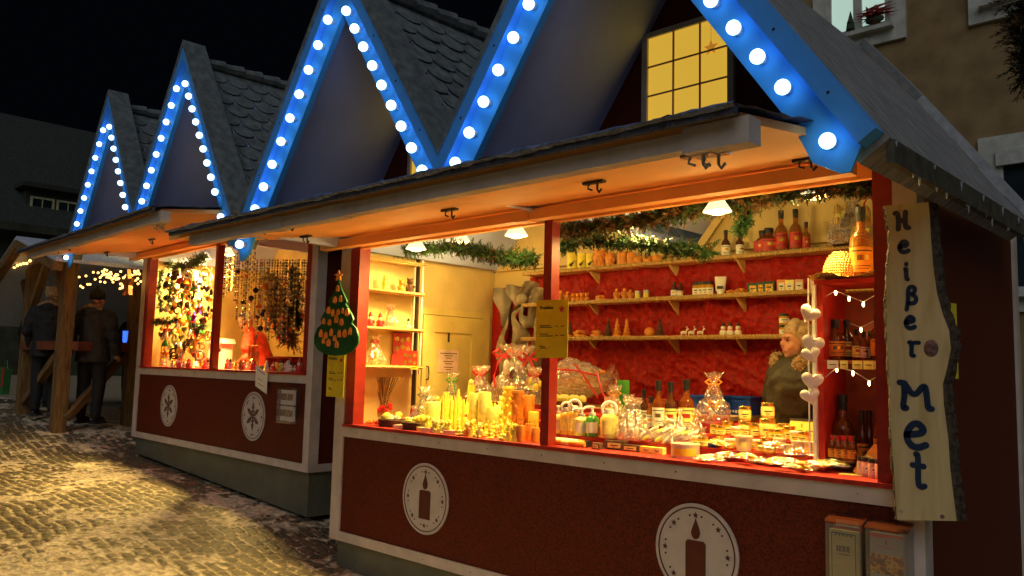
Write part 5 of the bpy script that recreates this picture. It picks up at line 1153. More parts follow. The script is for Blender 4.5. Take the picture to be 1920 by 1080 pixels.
part('screw', MB().lathe([(.001, 0), (.007, 0), (.007, .003), (.001, .004)], 12, 0, Matrix.Translation((sgp(1690, 960)[0], -.1145, sgp(1690, 960)[1])) @ Matrix.Rotation(PI/2, 4, 'X')), CHROME, SG)
GL = {   # strokes in a unit box (x right, z up), painted with a round brush
 'H': [[(.0, .97), (.16, .98), (.22, .5), (.18, .02)], [(.66, .98), (.62, .5), (.66, .08), (.84, .04)], [(.22, .5), (.63, .5)]],
 'e': [[(.08, .50), (.70, .58), (.70, .78), (.50, .95), (.28, .88), (.10, .62), (.08, .35), (.22, .12), (.48, .03), (.78, .16)]],
 'i': [[(.28, .66), (.42, .66), (.40, .3), (.42, .08), (.62, .06)], [(.44, .93), (.45, .96)]],
 'ß': [[(.10, -.25), (.22, .2), (.24, .92), (.5, 1.0), (.72, .88), (.66, .66), (.40, .56), (.72, .46), (.80, .25), (.62, .06), (.30, .10)]],
 'r': [[(.18, .93), (.34, .95), (.36, .5), (.30, .02), (.5, .0)], [(.34, .80), (.56, .92), (.88, .90)]],
 'M': [[(.0, .97), (.14, .96), (.16, .5), (.08, .02), (.2, .03)], [(.16, .95), (.46, .42), (.80, .97), (.86, .5), (.88, .05), (1.0, .04)]],
 't': [[(.36, 1.0), (.48, .98), (.46, .5), (.44, .08), (.62, .0), (.82, .05)], [(.14, .66), (.80, .64)]]}
for ch, (x0, y0, x1, y1), w in (('H', (1679, 396, 1708, 431), .018), ('e', (1685, 450, 1708, 475), .016), ('i', (1695, 493, 1706, 526), .015), ('ß', (1697, 536, 1724, 572), .015), ('e', (1697, 592, 1720, 617), .016), ('r', (1701, 640, 1726, 667), .015), ('M', (1688, 717, 1746, 766), .021), ('e', (1697, 792, 1746, 840), .024), ('t', (1708, 853, 1738, 912), .020)):
    a, b = sgp(x0, y1), sgp(x1, y0); mb = MB()
    for k, s in enumerate(GL[ch]):
        # round the corners of the brush stroke
        for _ in range(3):
            o = [s[0]]
            for p_, q_ in zip(s[:-1], s[1:]): o += [(p_[0]*.75+q_[0]*.25, p_[1]*.75+q_[1]*.25), (p_[0]*.25+q_[0]*.75, p_[1]*.25+q_[1]*.75)]
            s = o+[s[-1]]
        mb.ribbon([(a[0]+(b[0]-a[0])*x, -.1155-.0004*k, a[1]+(b[1]-a[1])*z) for x, z in s], w*1.12, (0, -1, 0), .002)
    part('painted_letter', mb, NAVY, SG)

# ---- leaflet boxes
def leafbox(lab, px0, px1, pyt, kind):
    q0 = at(px0, pyt, 'y', -.10); q1 = at(px1, pyt+6, 'y', -.10); w = q1.x-q0.x; t = thing('leaflet_box', lab, 'leaflet box', ((q0.x+q1.x)/2, -.004, q0.z))
    h = .30; b = MB(); d = .085
    b.box(-w/2, w/2, -.003, 0, -h, .0).box(-w/2, w/2, -d, -d+.003, -h, -.03).box(-w/2, -w/2+.003, -d+.003, -.003, -h, -.01).box(w/2-.003, w/2, -d+.003, -.003, -h, -.01).box(-w/2+.003, w/2-.003, -d+.003, -.003, -h, -h+.004)
    part('acrylic_case', b, CLEARP, t)
    part('lid', MB().add([(-w/2-.004, -.001, .003), (w/2+.004, -.001, .003), (w/2+.004, -d-.005, -.028), (-w/2-.004, -d-.005, -.028), (-w/2-.004, -.001, .007), (w/2+.004, -.001, .007), (w/2+.004, -d-.005, -.024), (-w/2-.004, -d-.005, -.024)], [(0, 3, 2, 1), (4, 5, 6, 7), (0, 1, 5, 4), (1, 2, 6, 5), (2, 3, 7, 6), (3, 0, 4, 7)]), clear_mat('tinted acrylic lid', (.11, .03, .015), .5, .2, .75), t)
    ow = w*.40; y = -.06
    if kind == 0:
        l = MB().box(-ow, ow, y-.02, y, -h+.008, -.055, 0); p_ = part('leaflet', l, mat('pale yellow brochure', (.42, .37, .14), .6), t)
        f = MB().box(-ow*.86, -ow*.80, y-.0215, y-.0201, -h+.02, -.068).box(ow*.80, ow*.86, y-.0215, y-.0201, -h+.02, -.068).box(-ow*.8, ow*.8, y-.0214, y-.0201, -.072, -.066)
        for k in range(5): f.prism(star_poly(-ow*.55+k*ow*.27, -.076, .007, 4, .4), y-.0218, y-.0201)
        part('print_frame', f, mat('green ornament print', (.02, .07, .05), .5), p_)
        bl = MB()
        for a, b_ in ((-.5, -.38), (-.34, -.16), (-.1, .14), (.2, .42)): bl.box(a*ow, b_*ow, y-.0216, y-.0201, -.145, -.12)
        bl.box(-.4*ow, .4*ow, y-.0215, y-.0201, -.158, -.154); part('print_lines', bl, mat('grey print', (.10, .09, .06), .6), p_)
        r2 = MB().box(-ow, ow, -.035, -.025, -.06, -.008, 0).box(-ow*.8, ow*.8, -.037, -.0351, -.045, -.018, 1); part('leaflet', r2, [REDP, PAPER], t)
    else:
        l = MB().box(-ow, ow, y-.02, y, -h+.008, -.04, 0); p_ = part('leaflet', l, mat('pale grey brochure', (.30, .27, .21), .6), t)
        part('photo_print', MB().box(-ow, ow, y-.0214, y-.0202, -.205, -.125), ramp_mat('dark christmas photo', 'noise', [(.35, (.01, .015, .02)), (.5, (.30, .08, .015)), (.58, (.6, .35, .05)), (.7, (.03, .03, .03))], 45, .5), p_)
        part('red_band', MB().sheet(10, 2, lambda u, v: (-ow+2*ow*u, y-.0212, -.042-.014*v-.004*math.sin(u*6)*v)), REDP, p_)
        part('small_crest', MB().box(-.004, .004, y-.0214, y-.0202, -.085, -.065).box(-.03, .03, y-.0213, y-.0202, -.096, -.093), REDP, p_)
    return t
leafbox('clear leaflet box with yellow brochure, left one of two below the sign', 1545, 1612, 966, 0)
leafbox('clear leaflet box with photo brochure, right one of two below the sign', 1620, 1698, 978, 1)
# ------------------------------------------------------------------ people
def cap(mb, pts, rs, n=12):
    """limb of overlapping tapered tube and balls (merged by the remesh)"""
    mb.tube(pts, rs, n)
    for p, r in zip(pts, rs): mb.ell(p, r, n)
def remesh(o, vox, smooth=6):
    m_ = o.modifiers.new('merge', 'REMESH'); m_.mode = 'VOXEL'; m_.voxel_size = vox; m_.use_smooth_shade = True
    s_ = o.modifiers.new('smooth', 'SMOOTH'); s_.iterations = smooth; s_.factor = .5
def hand(mb, w, d, side, palmn):
    """w wrist point, d direction to finger tips, five separate curled fingers"""
    d = d.normalized(); a = d.cross(palmn).normalized()*side; p = palmn.normalized()
    mb.ell(w+d*.045, .024, 10); cap(mb, [w, w+d*.04, w+d*.075], [.020, .027, .026], 8)
    for i, l in enumerate((.062, .07, .065, .052)):
        b = w+d*.078+a*(.024-.016*i)
        cap(mb, [b, b+d*l*.5+p*.006, b+d*l*.8+p*.022, b+d*l*.85+p*.038], [.0088, .0082, .0075, .007], 6)
    b = w+d*.03+a*.022; cap(mb, [b, b+a*.022+d*.02, b+a*.028+d*.045+p*.012], [.0105, .0095, .008], 6)
def person(label, loc, yaw, H, F=F1, lean=0, head=(0, 0), arms=None, top=PARKA, legs=DKCL, hair=HAIRB, style='bob', collar=None, hat=None, glasses=False, bulk=1.0, long=.78, hood=None, group=None):
    k = H/1.7; T = thing('person', label, 'person', loc, F, group=group, rz=yaw)
    Rl = Matrix.Translation((0, 0, .92)) @ Matrix.Rotation(lean, 4, 'X') @ Matrix.Translation((0, 0, -.92))
    S = lambda p: (Rl @ Vector(p) if p[2] > .93 else Vector(p))*k
    arms = arms or [((-.27, .02, 1.12), (-.25, -.12, .90)), ((.27, .02, 1.12), (.25, -.12, .90))]
    b = MB(); cap(b, [S((0, 0, .95)), S((0, 0, 1.15)), S((0, 0, 1.33))], [.12*k, .11*k, .13*k]); cap(b, [S((0, .01, 1.38)), S((0, 0, 1.50))], [.055*k, .050*k])
    for sx in (-1, 1):
        cap(b, [S((sx*.09, 0, .90)), S((sx*.10, -.01, .5)), S((sx*.10, .02, .09))], [.08*k, .055*k, .04*k])
        e, w = arms[0 if sx < 0 else 1]; e = S(e) if e[2] > .93 else Vector(e)*k; w = S(w) if w[2] > .93 else Vector(w)*k
        sh = S((sx*.17, 0, 1.37)); cap(b, [sh, e, w], [.05*k, .038*k, .025*k]); hand(b, w, (w-e), sx, Vector((-sx*.7, -.7, 0)) if abs((w-e).normalized().z) > .5 else Vector((0, -.1, -1)))
    hc = S((0, -.015, 1.585)); Hd = Matrix.Translation(hc) @ Euler((head[0]+lean, 0, head[1])).to_matrix().to_4x4() @ Matrix.Scale(k, 4)
    h = MB(); h.ell((0, .012, .02), (.073, .092, .095), 16).ell((0, -.025, -.045), (.055, .062, .065), 14).ell((0, -.06, -.085), (.026, .024, .022), 10)
    h.ell((0, -.094, -.012), (.011, .022, .020), 8).ell((0, -.083, .012), (.009, .014, .02), 8).ell((0, -.075, .028), (.05, .02, .013), 8)
    for sx in (-1, 1): h.ell((sx*.035, -.058, -.03), (.024, .025, .024), 8).ell((sx*.074, .012, -.008), (.008, .018, .028), 8)
    h.ell((0, -.080, -.055), (.022, .012, .006), 8).ell((0, -.078, -.064), (.019, .012, .006), 8)
    b.add(h.v, h.f, 0, Hd)
    bo = part('body', b, SKIN, T); remesh(bo, .0075*k, 3)
    f = MB()
    for sx in (-1, 1): f.ell((sx*.029, -.077, .006), (.011, .006, .006), 8)
    part('eyes', f, EYE, T, M=Hd)
    part('lips', MB().ell((0, -.088, -.0575), (.020, .006, .0045), 8), LIPS, T, M=Hd)
    f = MB()
    for sx in (-1, 1): f.tube([(sx*.012, -.094, .026), (sx*.03, -.092, .031), (sx*.046, -.082, .025)], .0035, 5)
    part('eyebrows', f, hair, T, M=Hd)
    if glasses:
        f = MB()
        for sx in (-1, 1): f.tube([(sx*.03+.022*math.cos(2*PI*i/12), -.098, .004+.016*math.sin(2*PI*i/12)) for i in range(13)], .002, 4).tube([(sx*.052, -.095, .008), (sx*.076, .0, .008)], .002, 4)
        f.tube([(-.008, -.1, .008), (.008, -.1, .008)], .002, 4); part('glasses', f, BLK, T, M=Hd)
    rg = random.Random(int(H*1000)); hm = MB()
    hm.ell((0, .028, .040), (.086, .098, .092), 16)
    if style == 'bob':
        for i in range(16):
            a = -.35+PI*1.0*i/15+.0; a = -.25+(PI+.5)*i/15
            x, y = .074*math.cos(a), .03+.084*math.sin(a); cap(hm, [Vector((x, y, .06)), Vector((x*1.07, y*1.05, 0)), Vector((x*1.0, y, -.055+rg.uniform(-.006, .006)))], [.026, .026, .014], 8)
        for i in range(7): a = -2.5+1.9*i/6; cap(hm, [Vector((.03*math.cos(a), .0, .125)), Vector((.066*math.cos(a), -.062+.01*abs(i-3), .082)), Vector((.072*math.cos(a), -.078+.012*abs(i-3), .052))], [.02, .017, .009], 6)
    else:
        for i in range(26): a = rg.uniform(0, 2*PI); hm.ell((.07*math.cos(a), .03+.08*math.sin(a)*(1 if math.sin(a) > 0 else .75), rg.uniform(.02 if math.sin(a) < 0.2 else -.04, .11)), (.022, .022, .02), 7)
    if not hat or style == 'bob': ho = part('hair', hm, hair, T, M=Hd); remesh(ho, .006*k, 8)
    if hat:
        hm2 = MB(); hm2.ell((0, .018, .055), (.092, .108, .098), 16).lathe([(.090, .0), (.101, .012), (.101, .045), (.094, .055)], 18, 0, Matrix.Translation((0, .015, .012)) @ Matrix.Diagonal((.98, 1.1, 1, 1))).ell((0, .02, .155), .022, 8)
        part('beanie', hm2, hat, T, M=Hd)
    j = MB(); q = bulk; zb = long
    cap(j, [S((0, 0, 1.0)), S((0, 0, 1.15)), S((0, 0, 1.30))], [.155*k*q, .158*k*q, .165*k*q], 16); j.tube([Vector((0, 0, zb))*k, Vector((0, 0, 1.0))*k], [.185*k*q, .16*k*q], 16)
    cap(j, [S((-.13, 0, 1.35)), S((0, 0, 1.375)), S((.13, 0, 1.35))], [.085*k*q, .10*k*q, .085*k*q]); cap(j, [S((0, .01, 1.40)), S((0, 0, 1.465))], [.075*k, .068*k])
    for sx in (-1, 1):
        e, w = arms[0 if sx < 0 else 1]; e = S(e) if e[2] > .93 else Vector(e)*k; w = S(w) if w[2] > .93 else Vector(w)*k
        cap(j, [S((sx*.175, 0, 1.365)), (S((sx*.175, 0, 1.365))+e)/2+Vector((sx*.01, 0, 0)), e, (e+w)/2, w-(w-e).normalized()*.015], [.082*k*q, .076*k*q, .066*k*q, .058*k*q, .046*k*q])
    jo = part('jacket', j, top, T); remesh(jo, .012*k, 4)
    tx = bpy.data.textures.get('cloth folds') or bpy.data.textures.new('cloth folds', 'CLOUDS'); tx.noise_scale = .09
    dm = jo.modifiers.new('folds', 'DISPLACE'); dm.texture = tx; dm.strength = .028; dm.mid_level = .5
    if collar:
        c = MB(); rg2 = random.Random(5)
        for i in range(120):
            a = rg2.uniform(-.9, PI+.9); r_ = .145; z = 1.465+.035*math.sin(a)+rg2.uniform(-.03, .035); c0 = S((r_*math.cos(a)*1.2, .02+r_*math.sin(a), z)); s_ = rg2.uniform(.026, .040)*k; c.ell(c0, (s_, s_, s_*1.2), 6)
            for _ in range(9):
                d = Vector((rg2.gauss(0, 1), rg2.gauss(0, 1), rg2.gauss(0, 1))).normalized(); o_ = d.orthogonal().normalized()*.003; c.add([c0+d*s_*.7-o_, c0+d*s_*.7+o_, c0+d*(s_+.026)], [(0, 1, 2)])
        part('fur_collar', c, collar, T)
    if hood:
        c = MB(); cap(c, [S((-.08, .07, 1.44)), S((0, .12, 1.42)), S((.08, .07, 1.44))], [.06*k, .08*k, .06*k]); rg2 = random.Random(6)
        ho = part('hood', c, top, T); c = MB()
        for i in range(60):
            t = rg2.uniform(-1, 1); c0 = S((.13*t, .09+.07*(1-abs(t)), 1.475+.02*math.cos(t*3))); c.ell(c0, .02*k, 6)
            for _ in range(8):
                d = Vector((rg2.gauss(0, 1), rg2.gauss(0, 1), rg2.gauss(0, 1))).normalized(); o_ = d.orthogonal().normalized()*.003; c.add([c0+d*.014-o_, c0+d*.014+o_, c0+d*.04], [(0, 1, 2)])
        part('fur_trim', c, hood, T)
    l = MB()
    for sx in (-1, 1): cap(l, [Vector((sx*.09, 0, .92))*k, Vector((sx*.105, -.01, .5))*k, Vector((sx*.105, .02, .11))*k], [.105*k, .082*k, .062*k])
    lo = part('trousers', l, legs, T); remesh(lo, .014*k, 3)
    for sx in (-1, 1):
        s_ = MB(); s_.ell((sx*.105*k, -.05*k, .045*k), (.048*k, .125*k, .05*k), 10).box(sx*.105*k-.045*k, sx*.105*k+.045*k, -.16*k, .075*k, .0, .03*k); part('boot', s_, BLK, T)
    return T
v = at(1500, 640, 'y', 1.0)
person('seller in dark olive parka with fur collar standing beside the red cabinet', (v.x-.02, 1.02, .2), -.50, 1.63, top=PARKA, hair=HAIRB, collar=FUR, head=(.05, -.10), bulk=1.22)
v = at(468, 620, 'y', .85, F2)
person('grey haired seller with glasses and orange red jacket bending over the farther counter', (v.x+.12, 1.02, .17), -.75, 1.62, F=F2, top=ORJ, hair=HAIRG, style='short', lean=.40, head=(.42, -.25), glasses=True, collar=None, arms=[((-.26, -.10, 1.12), (-.12, -.34, 1.06)), ((.26, -.10, 1.12), (.10, -.36, 1.05))])
GZ = .63
p = onp = None
def gpt(px, py, z): return at(px, py, 'z', z)
person('person seen from behind in grey fur hooded jacket and black beanie at the bar table', gpt(165, 794, GZ+.01), -PI*.80, 1.80, top=GRYC, legs=DKCL, hair=HAIRB, style='short', hat=DKCL, hood=FUR, bulk=1.15, group='people at the timber pavilion')
person('person in black coat between the two timber posts, behind the rail', gpt(72, 778, GZ+.08)+Vector((.2, .0, 0)), -PI*.7, 1.78, top=DKCL, hair=FUR, style='short', hood=FUR, bulk=1.2, group='people at the timber pavilion')
person('dark haired person in dark jacket facing the blue glass', gpt(208, 778, GZ+.02)+Vector((-.5, .5, 0)), -PI*.45, 1.74, top=DKCL, hair=mat('dark hair', (.02, .013, .01), .5), style='bob', bulk=1.05, arms=[((-.27, -.1, 1.12), (-.15, -.3, 1.1)), ((.27, -.1, 1.1), (.2, -.3, 1.08))], group='people at the timber pavilion')
person('dark figure at the far left edge behind the outer post', gpt(18, 770, GZ+.1)+Vector((-.8, .6, 0)), -PI*.6, 1.76, top=DKCL, hair=mat('dark hair', (.02, .013, .01), .5), style='short', hat=GRYC, bulk=1.15, group='people at the timber pavilion')

# ------------------------------------------------------------------ timber pavilion
PV = thing('timber_pavilion', 'open timber pavilion with bar rails, braces and fairy lights left of the stalls', 'pavilion', (-6.33, .1, gzs(-6.33)-.02))
pvz = PV.location.z
def beam(a, b, w, n='beam', m_=WOOD, par=PV, h=None):
    a = Vector(a); b = Vector(b); d = b-a; L_ = d.length; q = d.to_track_quat('Z', 'Y').to_matrix().to_4x4(); h = h or w
    mb = MB().box(-w/2, w/2, -h/2, h/2, 0, L_); o = part(n, mb, m_, par, M=PV.matrix_world.inverted() @ Matrix.Translation(a) @ q)
    bv = o.modifiers.new('bevel', 'BEVEL'); bv.width = .008; bv.segments = 2; return o
bpy.context.view_layer.update(); IPV = PV.matrix_world.inverted()
ztop = at(115, 490, 'y', .1).z
xs = [-7.84, -6.33]; rows = [.05, 2.3]
P3 = at(250, 650, 'y', 1.05); P3 = Vector((P3.x, 1.05, 0))
for yi, y in enumerate(rows):
    for x in xs:
        beam((x, y, gzs(x)-.05), (x, y, ztop), .165, 'post')
    beam((-9.6, y, ztop+.07), (-6.25, y, ztop+.07), .13, 'top_beam', h=.14)
    for x in xs:
        for s in (-1, 1):
            if yi == 0 and x == xs[1] and s == 1: continue
            beam((x+s*.05, y+(.0), ztop-.62), (x+s*.55, y, ztop-.02), .10, 'knee_brace')
for x in xs: beam((x, .06, ztop+.2), (x, 2.3, ztop+.2), .12, 'cross_beam')
zr = at(190, 648, 'y', .4).z
beam((P3.x, P3.y, gzs(P3.x)-.05), (P3.x, P3.y, ztop), .165, 'post'); beam((-6.33, .05, ztop+.07), (P3.x, P3.y, ztop+.07), .13, 'top_beam', h=.14)
for a, b in ((Vector((-7.76, .05, 0)), Vector((-6.42, .05, 0))), (Vector((-6.25, .11, 0)), P3-Vector((.06, .06, 0)))):
    d_ = b-a; part('bar_rail', MB().box(0, d_.length, -.12, .14, -.07, .045), mat('reddish bar board', (.20, .055, .02), .5, var=.2), PV, M=IPV @ Matrix.Translation((a.x, a.y, zr)) @ Matrix.Rotation(math.atan2(d_.y, d_.x), 4, 'Z'))
    beam((a.x, a.y, gzs(a.x)+.2), (b.x, b.y, zr-.08), .10, 'lower_brace')
part('red_banner', MB().sheet(6, 16, lambda u, v: (-.20+.17*(1-v*.6)*u+.05*v, -.105-.01*math.sin(u*7), (ztop-pvz)-.02-.85*v)), mat('red banner cloth', (.35, .02, .012), .7), PV)
ra = at(38, 450, 'y', -.35)
rf_ = MB(); xr, zr_ = ra.x, ra.z
rf_.add([(xr, -.4, zr_), (xr, 2.8, zr_), (xr+1.7, 2.8, zr_-.42), (xr+1.7, -.4, zr_-.42), (xr, -.4, zr_+.05), (xr, 2.8, zr_+.05), (xr+1.7, 2.8, zr_-.37), (xr+1.7, -.4, zr_-.37)], [(0, 1, 2, 3), (7, 6, 5, 4), (0, 3, 7, 4), (1, 5, 6, 2), (2, 6, 7, 3)])
rf_.add([(xr, -.4, zr_), (xr, 2.8, zr_), (xr-2.6, 2.8, zr_-1.1), (xr-2.6, -.4, zr_-1.1), (xr, -.4, zr_+.05), (xr, 2.8, zr_+.05), (xr-2.6, 2.8, zr_-1.05), (xr-2.6, -.4, zr_-1.05)], [(3, 2, 1, 0), (4, 5, 6, 7), (0, 4, 7, 3), (1, 2, 6, 5), (3, 7, 6, 2)])
part('snowy_roof', rf_, SNOWE, PV, M=PV.matrix_world.inverted())
beam((xr, -.36, zr_-.06), (xr-2.6, -.36, zr_-1.16), .12, 'rafter'); beam((xr, -.36, zr_-.06), (xr+1.65, -.36, zr_-.47), .12, 'rafter'); beam((xr, -.3, zr_-.08), (xr, 2.7, zr_-.08), .14, 'ridge_beam')
def strlights(lab, P0, n, seed, r=.016, sag=.06, wob=.05, F=F1):
    rg = random.Random(seed); t = thing('string_lights', lab, 'string lights'); pts = []
    for i in range(n):
        u = i/(n-1)*(len(P0)-1); k = min(int(u), len(P0)-2); a = Vector(P0[k]).lerp(Vector(P0[k+1]), u-k); pts.append(a+Vector((0, 0, rg.uniform(-wob, wob)-sag*math.sin(u*6)**2)))
    part('wire', MB().tube(pts, .004, 4), BLK, t)
    me = MB().ell((0, 0, 0), r, 6).mesh('light_bulb', mat('amber fairy light', (1, .7, .3), .3, em=(1, .50, .11), es=5, var=0))
    for a in pts: link('light_bulb', me, t, Matrix.Translation(a))
    return t
q0, q1 = at(132, 518, 'y', .3), at(262, 520, 'y', .3)
strlights('tangled warm fairy lights along the pavilion beam left of the farther stall', [q0, q1, q0+Vector((0, .4, .05)), q1+Vector((0, .4, 0))], 84, 3, .016, wob=.10)
q0, q1 = at(12, 492, 'y', -.2), at(56, 492, 'y', -.2)
strlights('short row of orange fairy lights under the left pavilion roof', [q0, q1], 9, 4, .02)
q = at(240, 532, 'y', -.1); sm = MB().prism(star_poly(0, 0, .16), -.02, .02); single('wooden_star', sm, mat('orange brown wooden star', (.28, .13, .04), .6), 'orange brown wooden star hanging from the pavilion beam', 'star', q)
q = at(234, 640, 'y', .55)
single('beer_glass', MB().lathe([(.022, 0), (.028, .02), (.031, .11), (.033, .15), (.03, .15), (.022, .02)], 14), BLUEG, 'blue glowing glass standing on the pavilion bar rail', 'glass', (q.x, .55, zr+.046))
single('paper_cup', MB().lathe([(.025, 0), (.035, .09), (.03, .09), (.02, .01)], 12), PAPER, 'white paper cup on the bar rail left of the blue glass', 'cup', (at(150, 640, 'y', .3).x, .3, zr+.046))
q = at(8, 715, 'y', .1)
single('shopping_bag', MB().prism([(-.14, 0), (.12, 0), (.16, .38), (-.10, .42)], -.05, .05).prism([(.02, .12), (.13, .12), (.165, .40), (.05, .41)], -.052, -.0505, mi=1).tube([(-.06, 0, .40), (-.02, 0, .52), (.08, 0, .52), (.12, 0, .39)], .008, 5), [mat('green bag', (.03, .16, .04), .5), REDP], 'green and red bag hanging at the left edge of the photo', 'bag', q+Vector((0, 0, -.2)))
# distant lit stall behind the pavilion
DS = thing('distant_stall', 'distant stall with small lit openings seen through the timber pavilion', 'market stall', (-14, 6, gzs(-14)))
part('hut_body', MB().box(-4.5, 4.5, 0, 2, 0, 2.0).prism([(-4.8, 2.0), (4.8, 2.0), (4.4, 2.5), (-4.4, 2.5)], -.4, 2.1), DKBLD, DS)
for i, (x0, x1, z0, z1, m_) in enumerate(((-4.2, -3.6, 1.2, 1.9, REDLIT), (-2.2, -1.8, 1.0, 1.7, mat('lit opening', (.5, .4, .2), .6, em=(1, .55, .15), es=.25)), (.9, 1.9, 1.15, 1.75, mat('pale lit opening', (.4, .5, .3), .6, em=(.5, .7, .3), es=.12)), (2.7, 2.95, .7, 1.7, mat('blue lit opening', (.1, .2, .5), .6, em=(.05, .2, .9), es=.5)))): part('lit_opening', MB().box(x0, x1, -.03, -.002, z0, z1), m_, DS)

# ------------------------------------------------------------------ goods of the ornament stall
rg = random.Random(77)
def o2(px, py, y): return at(px, py, 'y', y, F2)
ORN = {'red': mat('red glass bauble', (.6, .02, .015), .12), 'gold': mat('golden bauble', (.8, .55, .12), .2, metal=.7), 'silver': mat('silver bauble', (.75, .72, .62), .15, metal=.8), 'purple': mat('purple glass bauble', (.25, .02, .3), .15), 'blue': mat('blue glass bauble', (.05, .12, .45), .15), 'green': mat('green glass bauble', (.05, .25, .04), .15), 'orange': mat('orange glass bauble', (.75, .2, .02), .15), 'dark': mat('dark bauble', (.05, .025, .015), .2), 'cream': YELW}
def hang(kind, colr, s, ztop, q):
    def b():
        m = MB()
        if kind == 'ball': m.ell((0, 0, 0), s, 12)
        elif kind == 'heart': puffheart(m, (0, 0, 0), s*1.3, s*.4)
        elif kind == 'star': m.prism(star_poly(0, 0, s*1.5), -s*.25, s*.25)
        elif kind == 'bell': m.lathe([(s, -s), (s*.8, -s*.3), (s*.4, s*.6), (s*.15, s)], 12)
        elif kind == 'drop': m.lathe([(.002, -s*2.2), (s*.5, -s*.6), (s*.7, 0), (s*.4, s*.6), (.004, s)], 12)
        elif kind == 'ring': m.tube([(s*1.2*math.cos(2*PI*i/16), 0, s*1.2*math.sin(2*PI*i/16)) for i in range(17)], s*.3, 6)
        return [('bauble', m, ORN[colr]), ('hanger', MB().tube([(0, 0, s), (0, .002, s+.10)], .0014, 4), SILV)]
    spawn('or%s%s%.3f' % (kind, colr, s), b, 'hanging_ornament', '%s %s ornament hanging in the left half of the farther stall window' % (colr, {'ball': 'ball', 'heart': 'heart', 'star': 'star', 'bell': 'bell', 'drop': 'drop shaped', 'ring': 'ring'}[kind]), 'ornament', q, F2, rg.uniform(-.5, .9), '%s %s ornaments in the farther stall' % (colr, kind))
cols = ['red', 'gold', 'cream', 'silver', 'orange', 'dark', 'gold', 'cream', 'dark', 'green', 'gold', 'silver', 'dark']
for i in range(245):
    y = rg.choice((.12, .18, .30)); px = rg.gauss(345, 24) if i % 3 else rg.uniform(292, 398); py = rg.uniform(505, 672)
    q = o2(px, py, y)
    if q.x < .27 or q.x > 2.08: continue
    hang(rg.choice(('ball', 'ball', 'heart', 'star', 'bell', 'drop', 'ring')), rg.choice(cols), rg.choice((.026, .032, .038, .044)), 0, q)
for px, py, c, k in ((374, 528, 'blue', 'ball'), (363, 595, 'purple', 'star'), (373, 580, 'purple', 'star'), (353, 530, 'red', 'bell'), (366, 540, 'green', 'ball'), (388, 540, 'dark', 'heart'), (396, 548, 'dark', 'heart'), (391, 580, 'dark', 'heart'), (389, 625, 'silver', 'heart'), (303, 628, 'dark', 'heart'), (385, 518, 'silver', 'ball'), (352, 538, 'gold', 'star'), (328, 636, 'gold', 'ring'), (330, 622, 'red', 'drop'), (383, 600, 'orange', 'ball')):
    hang(k, c, .045 if k != 'ball' else .04, 0, o2(px, py, .2))
garland([(292, 500, .3), (310, 494, .3), (335, 500, .3), (355, 498, .3), (372, 488, .3), (385, 478, .3)], .10, 150, 11, 'fir garland over the left window of the farther stall', F=F2, brown=.15)
for i, L_ in enumerate(([(304, 505, .16), (297, 540, .16), (303, 580, .16)], [(326, 500, .2), (320, 540, .2), (314, 580, .2)], [(345, 510, .3), (350, 530, .3), (350, 548, .3)], [(292, 600, .12), (304, 605, .12), (322, 602, .12)], [(360, 608, .2), (372, 612, .2), (380, 612, .2)])):
    garland(L_, .075, 40, 20+i, ['fir branch hanging at the far left of the farther stall window', 'fir branch hanging second from the left in the farther stall', 'short fir branch in the middle of the left window', 'fir branch lying over the white card grid', 'small fir cushion among the ornaments near the middle post'][i], F=F2, brown=.1)
garland([(505, 520, .9), (520, 545, .9), (512, 580, .9), (530, 610, .9), (545, 640, .9)], .17, 300, 31, 'large brownish twig arrangement behind the bead strings of the farther stall', F=F2, brown=.8, L=.06)
garland([(548, 505, .7), (556, 540, .7), (552, 580, .7), (560, 610, .7)], .11, 150, 32, 'dark green fir swag at the right end of the farther stall window', F=F2, brown=.05)
wq = o2(528, 597, .6); wp = [wq+Vector((.16*math.cos(2*PI*i/18), .0, .16*math.sin(2*PI*i/18))) for i in range(19)]
single('fir_wreath', fir(wp, .045, 240, 41, w=.003), [NEED, NEED2, TWIG], 'round green wreath hanging in the right window of the farther stall', 'wreath', F=F2, flat=True)
for i in range(50):
    px = rg.uniform(418, 500); py = rg.uniform(495, 640); q = o2(px, py, rg.choice((.15, .5))); kk = rg.choice(('ball', 'heart', 'star', 'drop')); cl = rg.choice(('gold', 'dark', 'silver', 'cream', 'dark', 'orange')); s_ = rg.choice((.018, .024, .03))
    if q.x < 2.24: continue
    spawn('or%s%s%.3f' % (kk, cl, s_), None if 'or%s%s%.3f' % (kk, cl, s_) in CACHE else (lambda: [('bauble', MB().ell((0, 0, 0), s_, 10), ORN[cl]), ('hanger', MB().tube([(0, 0, s_), (0, .002, s_+.10)], .0014, 4), SILV)]), 'hanging_ornament', 'small %s %s ornament among the bead strings of the farther stall' % (cl, {'drop': 'drop shaped'}.get(kk, kk)), 'ornament', q, F2, rg.uniform(-.5, .9), 'small %s %s ornaments among the beads' % (cl, kk))
